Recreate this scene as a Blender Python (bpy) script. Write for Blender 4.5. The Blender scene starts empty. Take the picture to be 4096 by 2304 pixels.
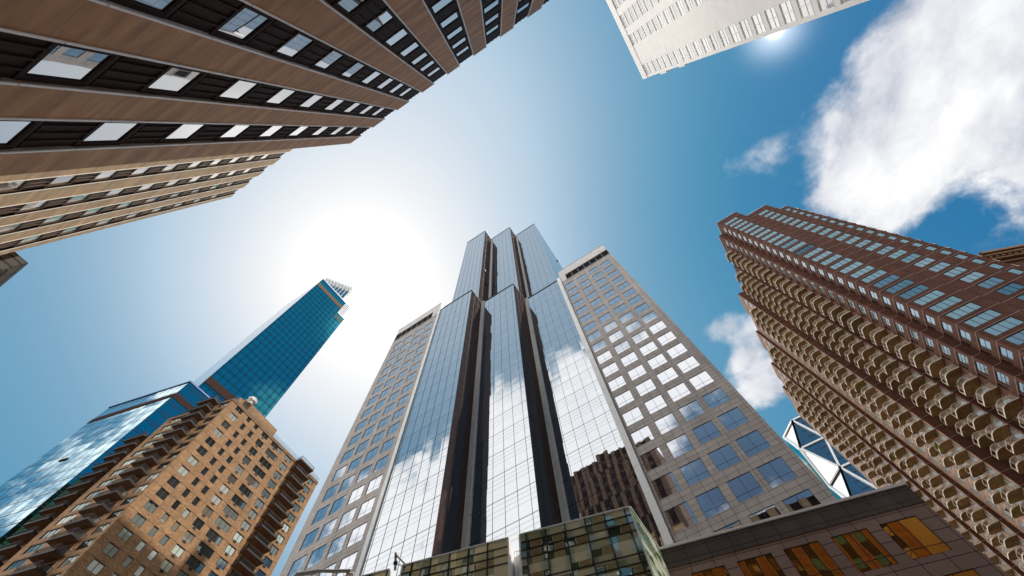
import bpy, bmesh, math, random
from mathutils import Vector, Matrix
random.seed(7)
ZC = 1.7                                   # eye height; all heights below are measured from the eye
sc = bpy.context.scene
COL = sc.collection

# ------------------------------------------------------------------ camera
RIGHT = Vector((0.83640207, 0.54687436, -0.0368783))
DOWN = Vector((-0.52122219, 0.77274368, -0.362208))
FWD = Vector((-0.1695848, 0.32217331, 0.93136746))
FOC = 1626.18 / 4096.0
cd = bpy.data.cameras.new("camera")
cd.sensor_width = 36.0
cd.lens = 36.0 * FOC
cd.clip_start = 0.1
cd.clip_end = 6000
cam = bpy.data.objects.new("camera", cd)
COL.objects.link(cam)
cam.matrix_world = Matrix((
    (RIGHT.x, -DOWN.x, -FWD.x, 0), (RIGHT.y, -DOWN.y, -FWD.y, 0),
    (RIGHT.z, -DOWN.z, -FWD.z, ZC), (0, 0, 0, 1)))
sc.camera = cam


def seen(p):
    """frame position (0..1 each way) and depth of a point whose height is measured from the eye"""
    v = Vector(p)
    c = v.dot(FWD)
    if c < 0.5:
        return None
    return (0.5 + FOC * v.dot(RIGHT) / c, 0.5 + FOC * v.dot(DOWN) / c * 16 / 9, c)


# ------------------------------------------------------------------ materials
class NT:
    def __init__(s, name):
        s.m = bpy.data.materials.new(name)
        s.m.use_nodes = True
        s.t = s.m.node_tree
        s.t.nodes.clear()
        s.out = s.n('ShaderNodeOutputMaterial')

    def n(s, typ, **kw):
        x = s.t.nodes.new(typ)
        for k, v in kw.items():
            if hasattr(x, k):
                setattr(x, k, v)
            else:
                s.set(x, k, v)
        return x

    def set(s, x, k, v):
        i = x.inputs[k]
        if isinstance(v, bpy.types.NodeSocket):
            s.t.links.new(v, i)
        else:
            i.default_value = v

    def math(s, op, a, b=0.0, c=None):
        x = s.t.nodes.new('ShaderNodeMath')
        x.operation = op
        s.set(x, 0, a)
        s.set(x, 1, b)
        if c is not None:
            s.set(x, 2, c)
        return x.outputs[0]

    def vec(s, op, a, b=(0, 0, 0)):
        x = s.t.nodes.new('ShaderNodeVectorMath')
        x.operation = op
        s.set(x, 0, a)
        if op == 'SCALE':
            s.set(x, 3, b)
        elif op != 'NORMALIZE' and op != 'FLOOR':
            s.set(x, 1, b)
        return x.outputs[0] if op not in ('DOT_PRODUCT', 'LENGTH') else x.outputs[1]

    def mix(s, f, a, b):
        x = s.t.nodes.new('ShaderNodeMix')
        x.data_type = 'RGBA'
        s.set(x, 0, f)
        s.set(x, 6, a)
        s.set(x, 7, b)
        return x.outputs[2]

    def ramp(s, f, stops):
        x = s.t.nodes.new('ShaderNodeValToRGB')
        e = x.color_ramp.elements
        while len(e) < len(stops):
            e.new(0.5)
        for k, (p, c) in enumerate(stops):
            e[k].position = p
            e[k].color = c if len(c) == 4 else (*c, 1)
        s.set(x, 0, f)
        return x.outputs[0]

    def uv(s, sx=1, sy=1):
        u = s.t.nodes.new('ShaderNodeUVMap')
        u.uv_map = 'uv'
        return s.vec('MULTIPLY', u.outputs[0], (sx, sy, 1))

    def noise(s, v, scale, detail=4, rough=0.55):
        x = s.n('ShaderNodeTexNoise')
        s.set(x, 'Vector', v)
        s.set(x, 'Scale', scale)
        s.set(x, 'Detail', detail)
        s.set(x, 'Roughness', rough)
        return x

    def fin(s, sh):
        s.t.links.new(sh, s.out.inputs[0])
        return s.m


def c4(c):
    return (*c, 1.0)


def matte(name, col, var=0.25, scale=0.8, stretch=(1, 1), rough=0.8, metal=0.0, spec=0.3, grain=0.0, col2=None):
    t = NT(name)
    v = t.uv(*stretch)
    nz = t.noise(v, scale, 5, 0.6).outputs[0]
    a = tuple(x * (1 - var) for x in col)
    b = col2 or tuple(min(1, x * (1 + var)) for x in col)
    base = t.ramp(nz, [(0.3, a), (0.7, b)])
    if grain:
        g = t.noise(t.uv(), 45, 2).outputs[0]
        base = t.mix(t.math('MULTIPLY', t.math('SUBTRACT', g, 0.5), grain * 4), base, c4(tuple(x * 1.7 for x in col)))
    p = t.n('ShaderNodeBsdfPrincipled')
    t.set(p, 'Base Color', base)
    t.set(p, 'Roughness', rough)
    t.set(p, 'Metallic', metal)
    t.set(p, 'Specular IOR Level', spec)
    return t.fin(p.outputs[0])


def bricky(name, c1, c2, mortar, bw, bh, ms, off=0.5, blotch=0.25, rough=0.8, grain=0.0, bias=0.0, streak=0.0):
    t = NT(name)
    x = t.n('ShaderNodeTexBrick')
    x.offset = off
    x.squash = 1.0
    t.set(x, 'Vector', t.uv())
    t.set(x, 'Color1', c4(c1))
    t.set(x, 'Color2', c4(c2))
    t.set(x, 'Mortar', c4(mortar))
    t.set(x, 'Scale', 1.0)
    t.set(x, 'Mortar Size', ms)
    t.set(x, 'Mortar Smooth', 0.1)
    t.set(x, 'Bias', bias)
    t.set(x, 'Brick Width', bw)
    t.set(x, 'Row Height', bh)
    col = x.outputs[0]
    nz = t.noise(t.uv(1, 1), 0.35, 6, 0.65).outputs[0]
    f = t.ramp(nz, [(0.3, (1 - blotch,) * 3), (0.7, (1 + blotch,) * 3)])
    m = t.n('ShaderNodeMix', data_type='RGBA', blend_type='MULTIPLY')
    t.set(m, 0, 1.0)
    t.set(m, 6, col)
    t.set(m, 7, f)
    col = m.outputs[2]
    if streak:
        nz = t.noise(t.uv(1.3, 0.06), 1.0, 5, 0.7).outputs[0]
        f = t.ramp(nz, [(0.3, (1 - streak,) * 3), (0.65, (1,) * 3)])
        m = t.n('ShaderNodeMix', data_type='RGBA', blend_type='MULTIPLY')
        t.set(m, 0, 1.0)
        t.set(m, 6, col)
        t.set(m, 7, f)
        col = m.outputs[2]
    if grain:
        g = t.noise(t.uv(), 22, 3, 0.8).outputs[0]
        f = t.ramp(g, [(0.35, (1 - grain,) * 3), (0.65, (1 + grain,) * 3)])
        m = t.n('ShaderNodeMix', data_type='RGBA', blend_type='MULTIPLY')
        t.set(m, 0, 1.0)
        t.set(m, 6, col)
        t.set(m, 7, f)
        col = m.outputs[2]
    p = t.n('ShaderNodeBsdfPrincipled')
    t.set(p, 'Base Color', col)
    t.set(p, 'Roughness', rough)
    t.set(p, 'Specular IOR Level', 0.3)
    return t.fin(p.outputs[0])


def glass(name, refl, tint, dark, panel=None, tilt=0.004, wave=0.004, wscale=0.35, rough=0.015, pane_tones=None, stretch=(1, 1, 1), fres=0.6):
    """reflective facade glass: mirror coat over a dark room, every panel tilted a hair differently"""
    t = NT(name)
    geo = t.n('ShaderNodeNewGeometry')
    nrm = geo.outputs['Normal']
    pos = geo.outputs['Position']
    wn = t.n('ShaderNodeTexWhiteNoise', noise_dimensions='3D')
    if panel:
        cell = t.vec('FLOOR', t.vec('DIVIDE', t.uv(), (panel[0], panel[1], 1)))
    else:
        oi = t.n('ShaderNodeObjectInfo')
        cx = t.n('ShaderNodeCombineXYZ')
        t.set(cx, 0, t.math('MULTIPLY', oi.outputs['Random'], 91.7))
        t.set(cx, 1, 3.1)
        cell = cx.outputs[0]
    t.set(wn, 'Vector', cell)
    r = t.vec('SCALE', t.vec('SUBTRACT', wn.outputs['Color'], (.5, .5, .5)), tilt * 2)
    nz = t.noise(t.vec('ADD', t.vec('MULTIPLY', pos, stretch), t.vec('SCALE', wn.outputs['Color'], 9.0)), wscale, 2, 0.5)
    w = t.vec('SCALE', t.vec('SUBTRACT', nz.outputs['Color'], (.5, .5, .5)), wave * 2)
    nn = t.vec('NORMALIZE', t.vec('ADD', nrm, t.vec('ADD', r, w)))
    g = t.n('ShaderNodeBsdfGlossy')
    t.set(g, 'Color', c4(tint))
    t.set(g, 'Roughness', rough)
    t.set(g, 'Normal', nn)
    d = t.n('ShaderNodeBsdfDiffuse')
    if pane_tones:
        br = t.ramp(wn.outputs['Value'], pane_tones)
        # lower part of a pane is more often open
        t.set(d, 'Color', br)
    else:
        t.set(d, 'Color', c4(dark))
    fr = t.n('ShaderNodeLayerWeight')
    t.set(fr, 'Blend', 0.35)
    f = t.math('MULTIPLY_ADD', fr.outputs['Fresnel'], (1.0 - refl) * fres, refl)
    f = t.math('MINIMUM', f, 0.97)
    mx = t.n('ShaderNodeMixShader')
    t.set(mx, 0, f)
    t.set(mx, 1, d.outputs[0])
    t.set(mx, 2, g.outputs[0])
    return t.fin(mx.outputs[0])


M = {}
M['stone'] = None


def stone_mat(name, a, b, seam):
    t = NT(name)
    n1 = t.noise(t.uv(0.25, 1.3), 1.1, 6, 0.65).outputs[0]
    n2 = t.noise(t.uv(0.12, 0.5), 2.2, 4, 0.6).outputs[0]
    col = t.ramp(n1, [(0.28, a), (0.72, b)])
    f = t.ramp(n2, [(0.3, (0.72,) * 3), (0.65, (1.1,) * 3)])
    m = t.n('ShaderNodeMix', data_type='RGBA', blend_type='MULTIPLY')
    t.set(m, 0, 1.0)
    t.set(m, 6, col)
    t.set(m, 7, f)
    g = t.noise(t.uv(), 60, 2).outputs[0]
    f2 = t.ramp(g, [(0.3, (0.9,) * 3), (0.7, (1.08,) * 3)])
    m2 = t.n('ShaderNodeMix', data_type='RGBA', blend_type='MULTIPLY')
    t.set(m2, 0, 1.0)
    t.set(m2, 6, m.outputs[2])
    t.set(m2, 7, f2)
    br = t.n('ShaderNodeTexBrick')
    br.offset = 0.0
    t.set(br, 'Vector', t.uv())
    t.set(br, 'Color1', (1, 1, 1, 1))
    t.set(br, 'Color2', (.9, .9, .9, 1))
    t.set(br, 'Mortar', (*seam, 1))
    t.set(br, 'Scale', 1.0)
    t.set(br, 'Mortar Size', 0.006)
    t.set(br, 'Brick Width', 40.0)
    t.set(br, 'Row Height', 1.78)
    m3 = t.n('ShaderNodeMix', data_type='RGBA', blend_type='MULTIPLY')
    t.set(m3, 0, 1.0)
    t.set(m3, 6, m2.outputs[2])
    t.set(m3, 7, br.outputs[0])
    p = t.n('ShaderNodeBsdfPrincipled')
    t.set(p, 'Base Color', m3.outputs[2])
    t.set(p, 'Roughness', 0.62)
    t.set(p, 'Specular IOR Level', 0.35)
    return t.fin(p.outputs[0])


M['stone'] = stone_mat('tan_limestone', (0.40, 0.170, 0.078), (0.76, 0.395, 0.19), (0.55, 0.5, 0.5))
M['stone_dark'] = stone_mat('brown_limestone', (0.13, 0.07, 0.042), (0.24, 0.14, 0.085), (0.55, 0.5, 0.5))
M['stone_lit'] = stone_mat('tan_limestone_lit', (0.50, 0.31, 0.17), (0.76, 0.53, 0.32), (0.6, 0.55, 0.5))  # paler copy of the same stone, sunlight mixed into its colour
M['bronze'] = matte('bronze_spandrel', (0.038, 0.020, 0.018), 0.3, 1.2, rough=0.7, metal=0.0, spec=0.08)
M['bronze_lit'] = matte('bronze_spandrel_lit', (0.10, 0.058, 0.038), 0.3, 1.2, rough=0.6, metal=0.0, spec=0.25)  # lighter copy of the bronze, sunlit tone put into the colour
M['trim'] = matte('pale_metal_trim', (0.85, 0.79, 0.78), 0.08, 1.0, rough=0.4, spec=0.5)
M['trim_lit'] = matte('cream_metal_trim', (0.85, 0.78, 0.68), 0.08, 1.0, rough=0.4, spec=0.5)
M['white_brick'] = bricky('white_glazed_brick', (0.97, 0.955, 0.93), (0.94, 0.91, 0.88), (0.88, 0.84, 0.79), 0.24, 0.08, 0.008, blotch=0.05)
M['white_paint'] = matte('white_painted_metal', (0.91, 0.91, 0.90), 0.05, 0.7, rough=0.4, spec=0.5)
M['granite'] = bricky('pink_grey_granite_panels', (0.57, 0.51, 0.475), (0.47, 0.42, 0.39), (0.05, 0.035, 0.03), 1.235, 0.6333, 0.018, off=0.0, blotch=0.12, streak=0.16, grain=0.22, rough=0.55)
M['granite_top'] = bricky('pale_granite_parapet', (0.74, 0.71, 0.69), (0.69, 0.66, 0.64), (0.25, 0.23, 0.22), 1.75, 1.6, 0.015, off=0.0, blotch=0.06, rough=0.5)
M['granite_dk'] = bricky('brown_granite_panels', (0.34, 0.225, 0.185), (0.29, 0.19, 0.158), (0.02, 0.013, 0.012), 1.38, 0.69, 0.02, off=0.0, blotch=0.1, grain=0.3, rough=0.5)
M['slate'] = bricky('dark_slate_coping_panels', (0.135, 0.098, 0.082), (0.11, 0.08, 0.068), (0.015, 0.011, 0.01), 1.42, 0.63, 0.022, off=0.0, blotch=0.22, grain=0.25, rough=0.45, streak=0.3)
M['brick'] = bricky('mottled_tan_brick', (0.25, 0.125, 0.055), (0.45, 0.265, 0.13), (0.25, 0.15, 0.08), 0.42, 0.10, 0.008, blotch=0.22, bias=0.0, streak=0.15)
M['brick_dk'] = matte('brown_balcony_concrete', (0.20, 0.115, 0.07), 0.3, 0.7, rough=0.85, col2=(0.27, 0.16, 0.09))
M['dark_metal'] = matte('dark_bronze_metal', (0.028, 0.022, 0.02), 0.2, 2.0, rough=0.5)
M['steel'] = matte('brushed_grey_steel', (0.42, 0.41, 0.40), 0.15, 1.0, rough=0.35, metal=0.5)
M['fin'] = matte('pale_grey_fin', (0.62, 0.61, 0.60), 0.12, 1.0, rough=0.45)
M['rust'] = bricky('rust_brown_brick', (0.145, 0.058, 0.036), (0.105, 0.042, 0.027), (0.105, 0.045, 0.03), 0.22, 0.075, 0.006, blotch=0.25, streak=0.28)
M['pink'] = matte('salmon_lit_wall', (0.30, 0.175, 0.115), 0.25, 0.5, (1, 0.4), rough=0.7)  # salmon puts the brightness of the lit bay walls into the colour
M['band'] = matte('pale_floor_band', (0.30, 0.22, 0.20), 0.2, 1.5, rough=0.7)
M['soffit'] = matte('tan_concrete_soffit', (0.40, 0.27, 0.145), 0.35, 0.9, rough=0.85, col2=(0.52, 0.37, 0.21))
def soffit_mat():
    t = NT('tan_concrete_soffit_slabs')
    geo = t.n('ShaderNodeNewGeometry')
    wn = t.n('ShaderNodeTexWhiteNoise', noise_dimensions='3D')
    t.set(wn, 'Vector', t.vec('FLOOR', t.vec('DIVIDE', geo.outputs['Position'], (400, 4.7, 2.92))))
    nz = t.noise(geo.outputs['Position'], 0.9, 5, 0.65).outputs[0]
    base = t.ramp(nz, [(0.3, (0.30, 0.185, 0.085)), (0.7, (0.56, 0.38, 0.195))])
    tone = t.ramp(wn.outputs['Value'], [(0.0, (0.66, 0.64, 0.62)), (0.5, (1, 1, 1)), (0.93, (1.12, 1.1, 1.05)), (1.0, (0.7, 0.95, 0.55))])
    m = t.n('ShaderNodeMix', data_type='RGBA', blend_type='MULTIPLY')
    t.set(m, 0, 1.0)
    t.set(m, 6, base)
    t.set(m, 7, tone)
    p = t.n('ShaderNodeBsdfPrincipled')
    t.set(p, 'Base Color', m.outputs[2])
    t.set(p, 'Roughness', 0.85)
    t.set(p, 'Specular IOR Level', 0.2)
    return t.fin(p.outputs[0])


M['soffit'] = soffit_mat()
M['rail'] = matte('cream_metal_railing', (0.78, 0.68, 0.55), 0.1, 1.0, rough=0.45)
M['blue_trim'] = matte('cobalt_blue_trim', (0.02, 0.08, 0.32), 0.1, 1.0, rough=0.4)
M['tan_band'] = matte('tan_metal_band', (0.16, 0.11, 0.08), 0.1, 1.0, rough=0.9, spec=0.05)
M['brown_band'] = matte('brown_metal_band', (0.05, 0.03, 0.025), 0.15, 1.0, rough=0.9, spec=0.05)
M['blue_mullion'] = matte('slate_blue_mullion', (0.008, 0.022, 0.032), 0.1, 1.0, rough=0.9, spec=0.02)
M['crown'] = matte('blue_grey_crown_steel', (0.10, 0.16, 0.19), 0.1, 1.0, rough=0.5)
M['grey_panel'] = bricky('grey_metal_panels', (0.22, 0.21, 0.22), (0.19, 0.18, 0.19), (0.08, 0.07, 0.07), 1.3, 1.3, 0.03, off=0.0, blotch=0.06)
M['dark_stone'] = bricky('dark_banded_stone', (0.10, 0.085, 0.075), (0.08, 0.07, 0.065), (0.02, 0.02, 0.02), 3.0, 0.9, 0.12, off=0.0, blotch=0.15)
M['sandstone'] = matte('gilded_sandstone', (0.22, 0.12, 0.06), 0.25, 1.0, rough=0.7)
M['asphalt'] = matte('asphalt', (0.05, 0.05, 0.052), 0.25, 0.6, rough=0.9)
M['paving'] = bricky('pavement_slabs', (0.30, 0.29, 0.27), (0.26, 0.25, 0.24), (0.12, 0.12, 0.11), 1.5, 1.5, 0.02, off=0.0, blotch=0.1)
M['paint'] = matte('road_paint', (0.75, 0.75, 0.72), 0.1, 3.0, rough=0.7)
M['black'] = matte('near_black', (0.012, 0.010, 0.010), 0.1, 1.0, rough=0.6)  # near-black for vents, sashes, dark mullions and the door wall
M['white_steel'] = matte('white_clad_steel', (0.86, 0.87, 0.88), 0.04, 0.7, rough=0.3, spec=0.5)
M['dome_white'] = matte('reflected_dome_white', (0.62, 0.60, 0.58), 0.4, 1.2, rough=0.8, spec=0.2)

BL = [(0.0, (0.01, 0.012, 0.012)), (0.46, (0.03, 0.03, 0.03)), (0.50, (0.16, 0.13, 0.10)), (0.62, (0.33, 0.30, 0.24)), (0.66, (0.05, 0.06, 0.06)), (0.80, (0.40, 0.42, 0.37)), (1.0, (0.55, 0.55, 0.50))]
BLR = [(0.0, (0.03, 0.05, 0.06)), (0.12, (0.05, 0.07, 0.09)), (0.2, (0.28, 0.38, 0.39)), (0.7, (0.40, 0.50, 0.50)), (0.75, (0.10, 0.14, 0.17)), (1.0, (0.46, 0.54, 0.55))]
G = {}
G['tower'] = glass('tower_mirror_glass', 0.62, (0.88, 0.925, 0.965), (0.012, 0.010, 0.012), (1.72, 3.77), 0.009, 0.004, 0.5)
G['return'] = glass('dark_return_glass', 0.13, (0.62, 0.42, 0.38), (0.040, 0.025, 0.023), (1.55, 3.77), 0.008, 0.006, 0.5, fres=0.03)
G['wing'] = glass('wing_window_glass', 0.62, (0.88, 0.92, 0.98), (0.012, 0.012, 0.014), None, 0.010, 0.004, 0.4)
G['stone'] = glass('office_window_glass', 0.52, (0.97, 0.98, 1.0), (0.10, 0.09, 0.085), None, 0.004, 0.004, 0.6)
G['lit'] = glass('sunny_window_glass', 0.35, (1.0, 0.97, 0.92), (0.3, 0.27, 0.22), None, 0.01, 0.006, 0.6, pane_tones=[(0, (0.25, 0.22, 0.18)), (0.4, (0.7, 0.67, 0.62)), (1, (0.85, 0.83, 0.8))])
G['white'] = glass('sash_window_glass', 0.35, (1, 1, 1), (0.5, 0.5, 0.5), None, 0.006, 0.004, 0.6, pane_tones=[(0, (0.55, 0.57, 0.6)), (0.5, (0.8, 0.8, 0.8)), (1, (0.86, 0.86, 0.85))])
G['blue'] = glass('blue_curtain_glass', 0.66, (0.14, 0.72, 0.74), (0.0, 0.020, 0.034), (2.5, 3.72), 0.003, 0.0015, 0.2, fres=0.2)
G['podium'] = glass('green_curtain_glass', 0.38, (0.92, 1.0, 0.86), (0.62, 0.70, 0.46), (1.24, 0.5), 0.006, 0.010, 0.8, pane_tones=[(0.0, (0.05, 0.075, 0.045)), (0.22, (0.10, 0.16, 0.085)), (0.45, (0.30, 0.42, 0.26)), (0.55, (0.70, 0.76, 0.52)), (1.0, (0.86, 0.90, 0.70))])  # panel tones painted in place of the mirrored cream and green piers
G['amber'] = glass('amber_window_glass', 0.55, (1.0, 0.42, 0.07), (0.20, 0.10, 0.03), None, 0.006, 0.011, 0.8, stretch=(1, 1, 0.4))
G['brick'] = glass('apartment_window_glass', 0.22, (0.85, 1.0, 0.93), (0.02, 0.02, 0.02), None, 0.015, 0.006, 0.7, pane_tones=BL)
G['rust'] = glass('ribbon_window_glass', 0.30, (0.90, 0.97, 0.97), (0.1, 0.1, 0.1), None, 0.01, 0.006, 0.6, pane_tones=BLR)
G['pale'] = glass('side_window_glass', 0.55, (1, 1, 1), (0.35, 0.4, 0.4), None, 0.01, 0.006, 0.6)
G['hex'] = glass('dark_diagrid_glass', 0.34, (0.6, 0.85, 1.0), (0.005, 0.03, 0.06), (1.6, 4.3), 0.006, 0.003, 0.3)
G['hexm'] = glass('corner_mirror_glass', 0.75, (0.95, 0.98, 1.0), (0.1, 0.12, 0.13), (1.6, 4.3), 0.006, 0.003, 0.3)


# ------------------------------------------------------------------ mesh building
class Fac:
    """a vertical facade in plan, from p0 to p1; o is measured outward (towards the street)"""

    def __init__(s, p0, p1, flip=False, u=1.0):
        s.u = u                              # size of this building's planning module in metres
        s.p0 = Vector(p0) * u
        s.p1 = Vector(p1) * u
        s.L = (s.p1 - s.p0).length / u
        s.d = (s.p1 - s.p0).normalized()
        n = Vector((s.d.y, -s.d.x))
        if n.dot(-s.p0) < 0:
            n = -n
        if flip:
            n = -n
        s.n = n
        s.ang = math.atan2(n.x, -n.y)

    def P(s, a, o, z):
        q = s.p0 + s.d * a * s.u + s.n * o * s.u
        return (q.x, q.y, z * s.u)


class MB:
    def __init__(s):
        s.v = []
        s.f = []
        s.uv = []
        s.mi = []

    def quad(s, pts, uvs=None, mi=0):
        i = len(s.v)
        s.v += [tuple(p) for p in pts]
        s.f.append(tuple(range(i, i + len(pts))))
        s.uv.append(uvs or [(p[0] + p[1], p[2]) for p in pts])
        s.mi.append(mi)

    def fq(s, F, a0, a1, z0, z1, o=0.0, mi=0):
        s.quad([F.P(a0, o, z0), F.P(a1, o, z0), F.P(a1, o, z1), F.P(a0, o, z1)], [(a0, z0), (a1, z0), (a1, z1), (a0, z1)], mi)

    def hq(s, F, a0, a1, o0, o1, z, mi=0):
        s.quad([F.P(a0, o0, z), F.P(a1, o0, z), F.P(a1, o1, z), F.P(a0, o1, z)], [(a0, o0), (a1, o0), (a1, o1), (a0, o1)], mi)

    def sq(s, F, a, o0, o1, z0, z1, mi=0):
        s.quad([F.P(a, o0, z0), F.P(a, o1, z0), F.P(a, o1, z1), F.P(a, o0, z1)], [(o0, z0), (o1, z0), (o1, z1), (o0, z1)], mi)

    def box(s, F, a0, a1, o0, o1, z0, z1, mi=0):
        s.fq(F, a0, a1, z0, z1, o1, mi)
        s.fq(F, a0, a1, z0, z1, o0, mi)
        s.sq(F, a0, o0, o1, z0, z1, mi)
        s.sq(F, a1, o0, o1, z0, z1, mi)
        s.hq(F, a0, a1, o0, o1, z0, mi)
        s.hq(F, a0, a1, o0, o1, z1, mi)

    def wall(s, F, a0, a1, z0, z1, holes, depth, o=0.0, mi=0, mr=None):
        """wall sheet with rectangular openings and their reveals"""
        mr = mi if mr is None else mr
        A = sorted({a0, a1, *[h[0] for h in holes], *[h[1] for h in holes]})
        Z = sorted({z0, z1, *[h[2] for h in holes], *[h[3] for h in holes]})
        A = [a for a in A if a0 - 1e-6 <= a <= a1 + 1e-6]
        Z = [z for z in Z if z0 - 1e-6 <= z <= z1 + 1e-6]
        for j in range(len(Z) - 1):
            zm = (Z[j] + Z[j + 1]) / 2
            hh = [h for h in holes if h[2] < zm < h[3]]
            run = None
            for i in range(len(A) - 1):
                am = (A[i] + A[i + 1]) / 2
                hole = any(h[0] < am < h[1] for h in hh)
                if not hole and run is None:
                    run = A[i]
                if hole and run is not None:
                    s.fq(F, run, A[i], Z[j], Z[j + 1], o, mi)
                    run = None
            if run is not None:
                s.fq(F, run, A[-1], Z[j], Z[j + 1], o, mi)
        for h in holes:
            s.hq(F, h[0], h[1], o, o - depth, h[2], mr)
            s.hq(F, h[0], h[1], o, o - depth, h[3], mr)
            s.sq(F, h[0], o, o - depth, h[2], h[3], mr)
            s.sq(F, h[1], o, o - depth, h[2], h[3], mr)

    def bar(s, a, b, w, h=None, mi=0, up=(0, 0, 1)):
        """square bar between two points"""
        h = h or w
        a = Vector(a)
        b = Vector(b)
        t = (b - a).normalized()
        u = t.cross(Vector(up))
        if u.length < 1e-3:
            u = t.cross(Vector((1, 0, 0)))
        u.normalize()
        v = t.cross(u)
        c = [u * (w / 2) + v * (h / 2), -u * (w / 2) + v * (h / 2), -u * (w / 2) - v * (h / 2), u * (w / 2) - v * (h / 2)]
        A = [a + k for k in c]
        B = [b + k for k in c]
        L = (b - a).length
        for i in range(4):
            j = (i + 1) % 4
            s.quad([A[i], A[j], B[j], B[i]], [(0, 0), (w, 0), (w, L), (0, L)], mi)
        s.quad(A, None, mi)
        s.quad(B, None, mi)

    def tube(s, pts, r, n=8, mi=0):
        rings = []
        for i, p in enumerate(pts):
            p = Vector(p)
            q = Vector(pts[min(i + 1, len(pts) - 1)]) - Vector(pts[max(i - 1, 0)])
            q.normalize()
            u = q.cross(Vector((0.1, 0.2, 1)))
            if u.length < 1e-3:
                u = q.cross(Vector((1, 0, 0)))
            u.normalize()
            v = q.cross(u)
            rings.append([p + (u * math.cos(k * 2 * math.pi / n) + v * math.sin(k * 2 * math.pi / n)) * r for k in range(n)])
        for a, b in zip(rings, rings[1:]):
            for k in range(n):
                j = (k + 1) % n
                s.quad([a[k], a[j], b[j], b[k]], None, mi)
        s.quad(rings[0], None, mi)
        s.quad(rings[-1], None, mi)

    def prism(s, poly, z0, z1, mi=0, caps=(True, True)):
        n = len(poly)
        L = 0
        for i in range(n):
            a = poly[i]
            b = poly[(i + 1) % n]
            d = math.dist(a, b)
            s.quad([(a[0], a[1], z0), (b[0], b[1], z0), (b[0], b[1], z1), (a[0], a[1], z1)], [(L, z0), (L + d, z0), (L + d, z1), (L, z1)], mi)
            L += d
        if caps[0]:
            s.quad([(p[0], p[1], z0) for p in poly], [(p[0], p[1]) for p in poly], mi)
        if caps[1]:
            s.quad([(p[0], p[1], z1) for p in poly], [(p[0], p[1]) for p in poly], mi)

    def mesh(s, name, mats, origin=(0, 0, 0), zc=ZC, smooth=False):
        me = bpy.data.meshes.new(name)
        ox, oy, oz = origin
        me.from_pydata([(x - ox, y - oy, z + zc - oz) for x, y, z in s.v], [], s.f)
        ul = me.uv_layers.new(name='uv')
        k = 0
        flat = []
        for u in s.uv:
            for q in u:
                flat += [q[0], q[1]]
        ul.data.foreach_set('uv', flat)
        for m in (mats if isinstance(mats, (list, tuple)) else [mats]):
            me.materials.append(m)
        me.polygons.foreach_set('material_index', s.mi)
        if smooth:
            me.polygons.foreach_set('use_smooth', [True] * len(s.f))
        me.update()
        return me

    def build(s, name, mats, parent=None, smooth=False):
        org = parent.location if parent else (0, 0, 0)
        o = bpy.data.objects.new(name, s.mesh(name, mats, org, smooth=smooth))
        COL.objects.link(o)
        o.parent = parent
        return o


def thing(name, label, cat, loc, group=None):
    o = bpy.data.objects.new(name, None)
    o.empty_display_size = 2
    COL.objects.link(o)
    o.location = (loc[0], loc[1], 0)
    o['label'] = label
    o['category'] = cat
    if group:
        o['group'] = group
    return o


def struct(name, mb, mat):
    o = mb.build(name, mat)
    o['kind'] = 'structure'
    return o


# a component that is copied over a facade: list of (part name, mesh, children)
class Kit:
    def __init__(s, name, mesh, subs=()):
        s.name, s.me, s.subs = name, mesh, subs


class Local:
    """facade stand-in for meshes built in their own frame: x along, -y outward"""
    def __init__(s, u=1.0):
        s.u = u

    def P(s, a, o, z):
        return (a * s.u, -o * s.u, z * s.u)


LF = Local()


def window_kit(w, h, nx, nz, fmat, gmat, fw=0.06, mw=0.05, fd=0.08, name='window', hz=None, sill=None, LF=LF):
    """window of width w and height h with nx by nz lights; origin at bottom centre on the glass plane"""
    f = MB()
    f.box(LF, -w / 2, -w / 2 + fw, 0, fd, 0, h)
    f.box(LF, w / 2 - fw, w / 2, 0, fd, 0, h)
    f.box(LF, -w / 2 + fw, w / 2 - fw, 0, fd, 0, fw)
    f.box(LF, -w / 2 + fw, w / 2 - fw, 0, fd, h - fw, h)
    for i in range(1, nx):
        x = -w / 2 + w * i / nx
        f.box(LF, x - mw / 2, x + mw / 2, 0.004, fd * 0.8, fw, h - fw)
    zs = hz if hz else [h * j / nz for j in range(1, nz)]
    for z in zs:
        f.box(LF, -w / 2 + fw, w / 2 - fw, 0.002, fd * 0.7, z - mw / 2, z + mw / 2)
    if sill:
        f.box(LF, -w / 2 - 0.06, w / 2 + 0.06, 0.0, sill, -0.10, -0.003)
    g = MB()
    g.fq(LF, -w / 2 + fw * .5, w / 2 - fw * .5, fw * .5, h - fw * .5, 0.012)
    return Kit(name, f.mesh(name, fmat, zc=0), [('pane', g.mesh('pane', gmat, zc=0))])


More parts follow.
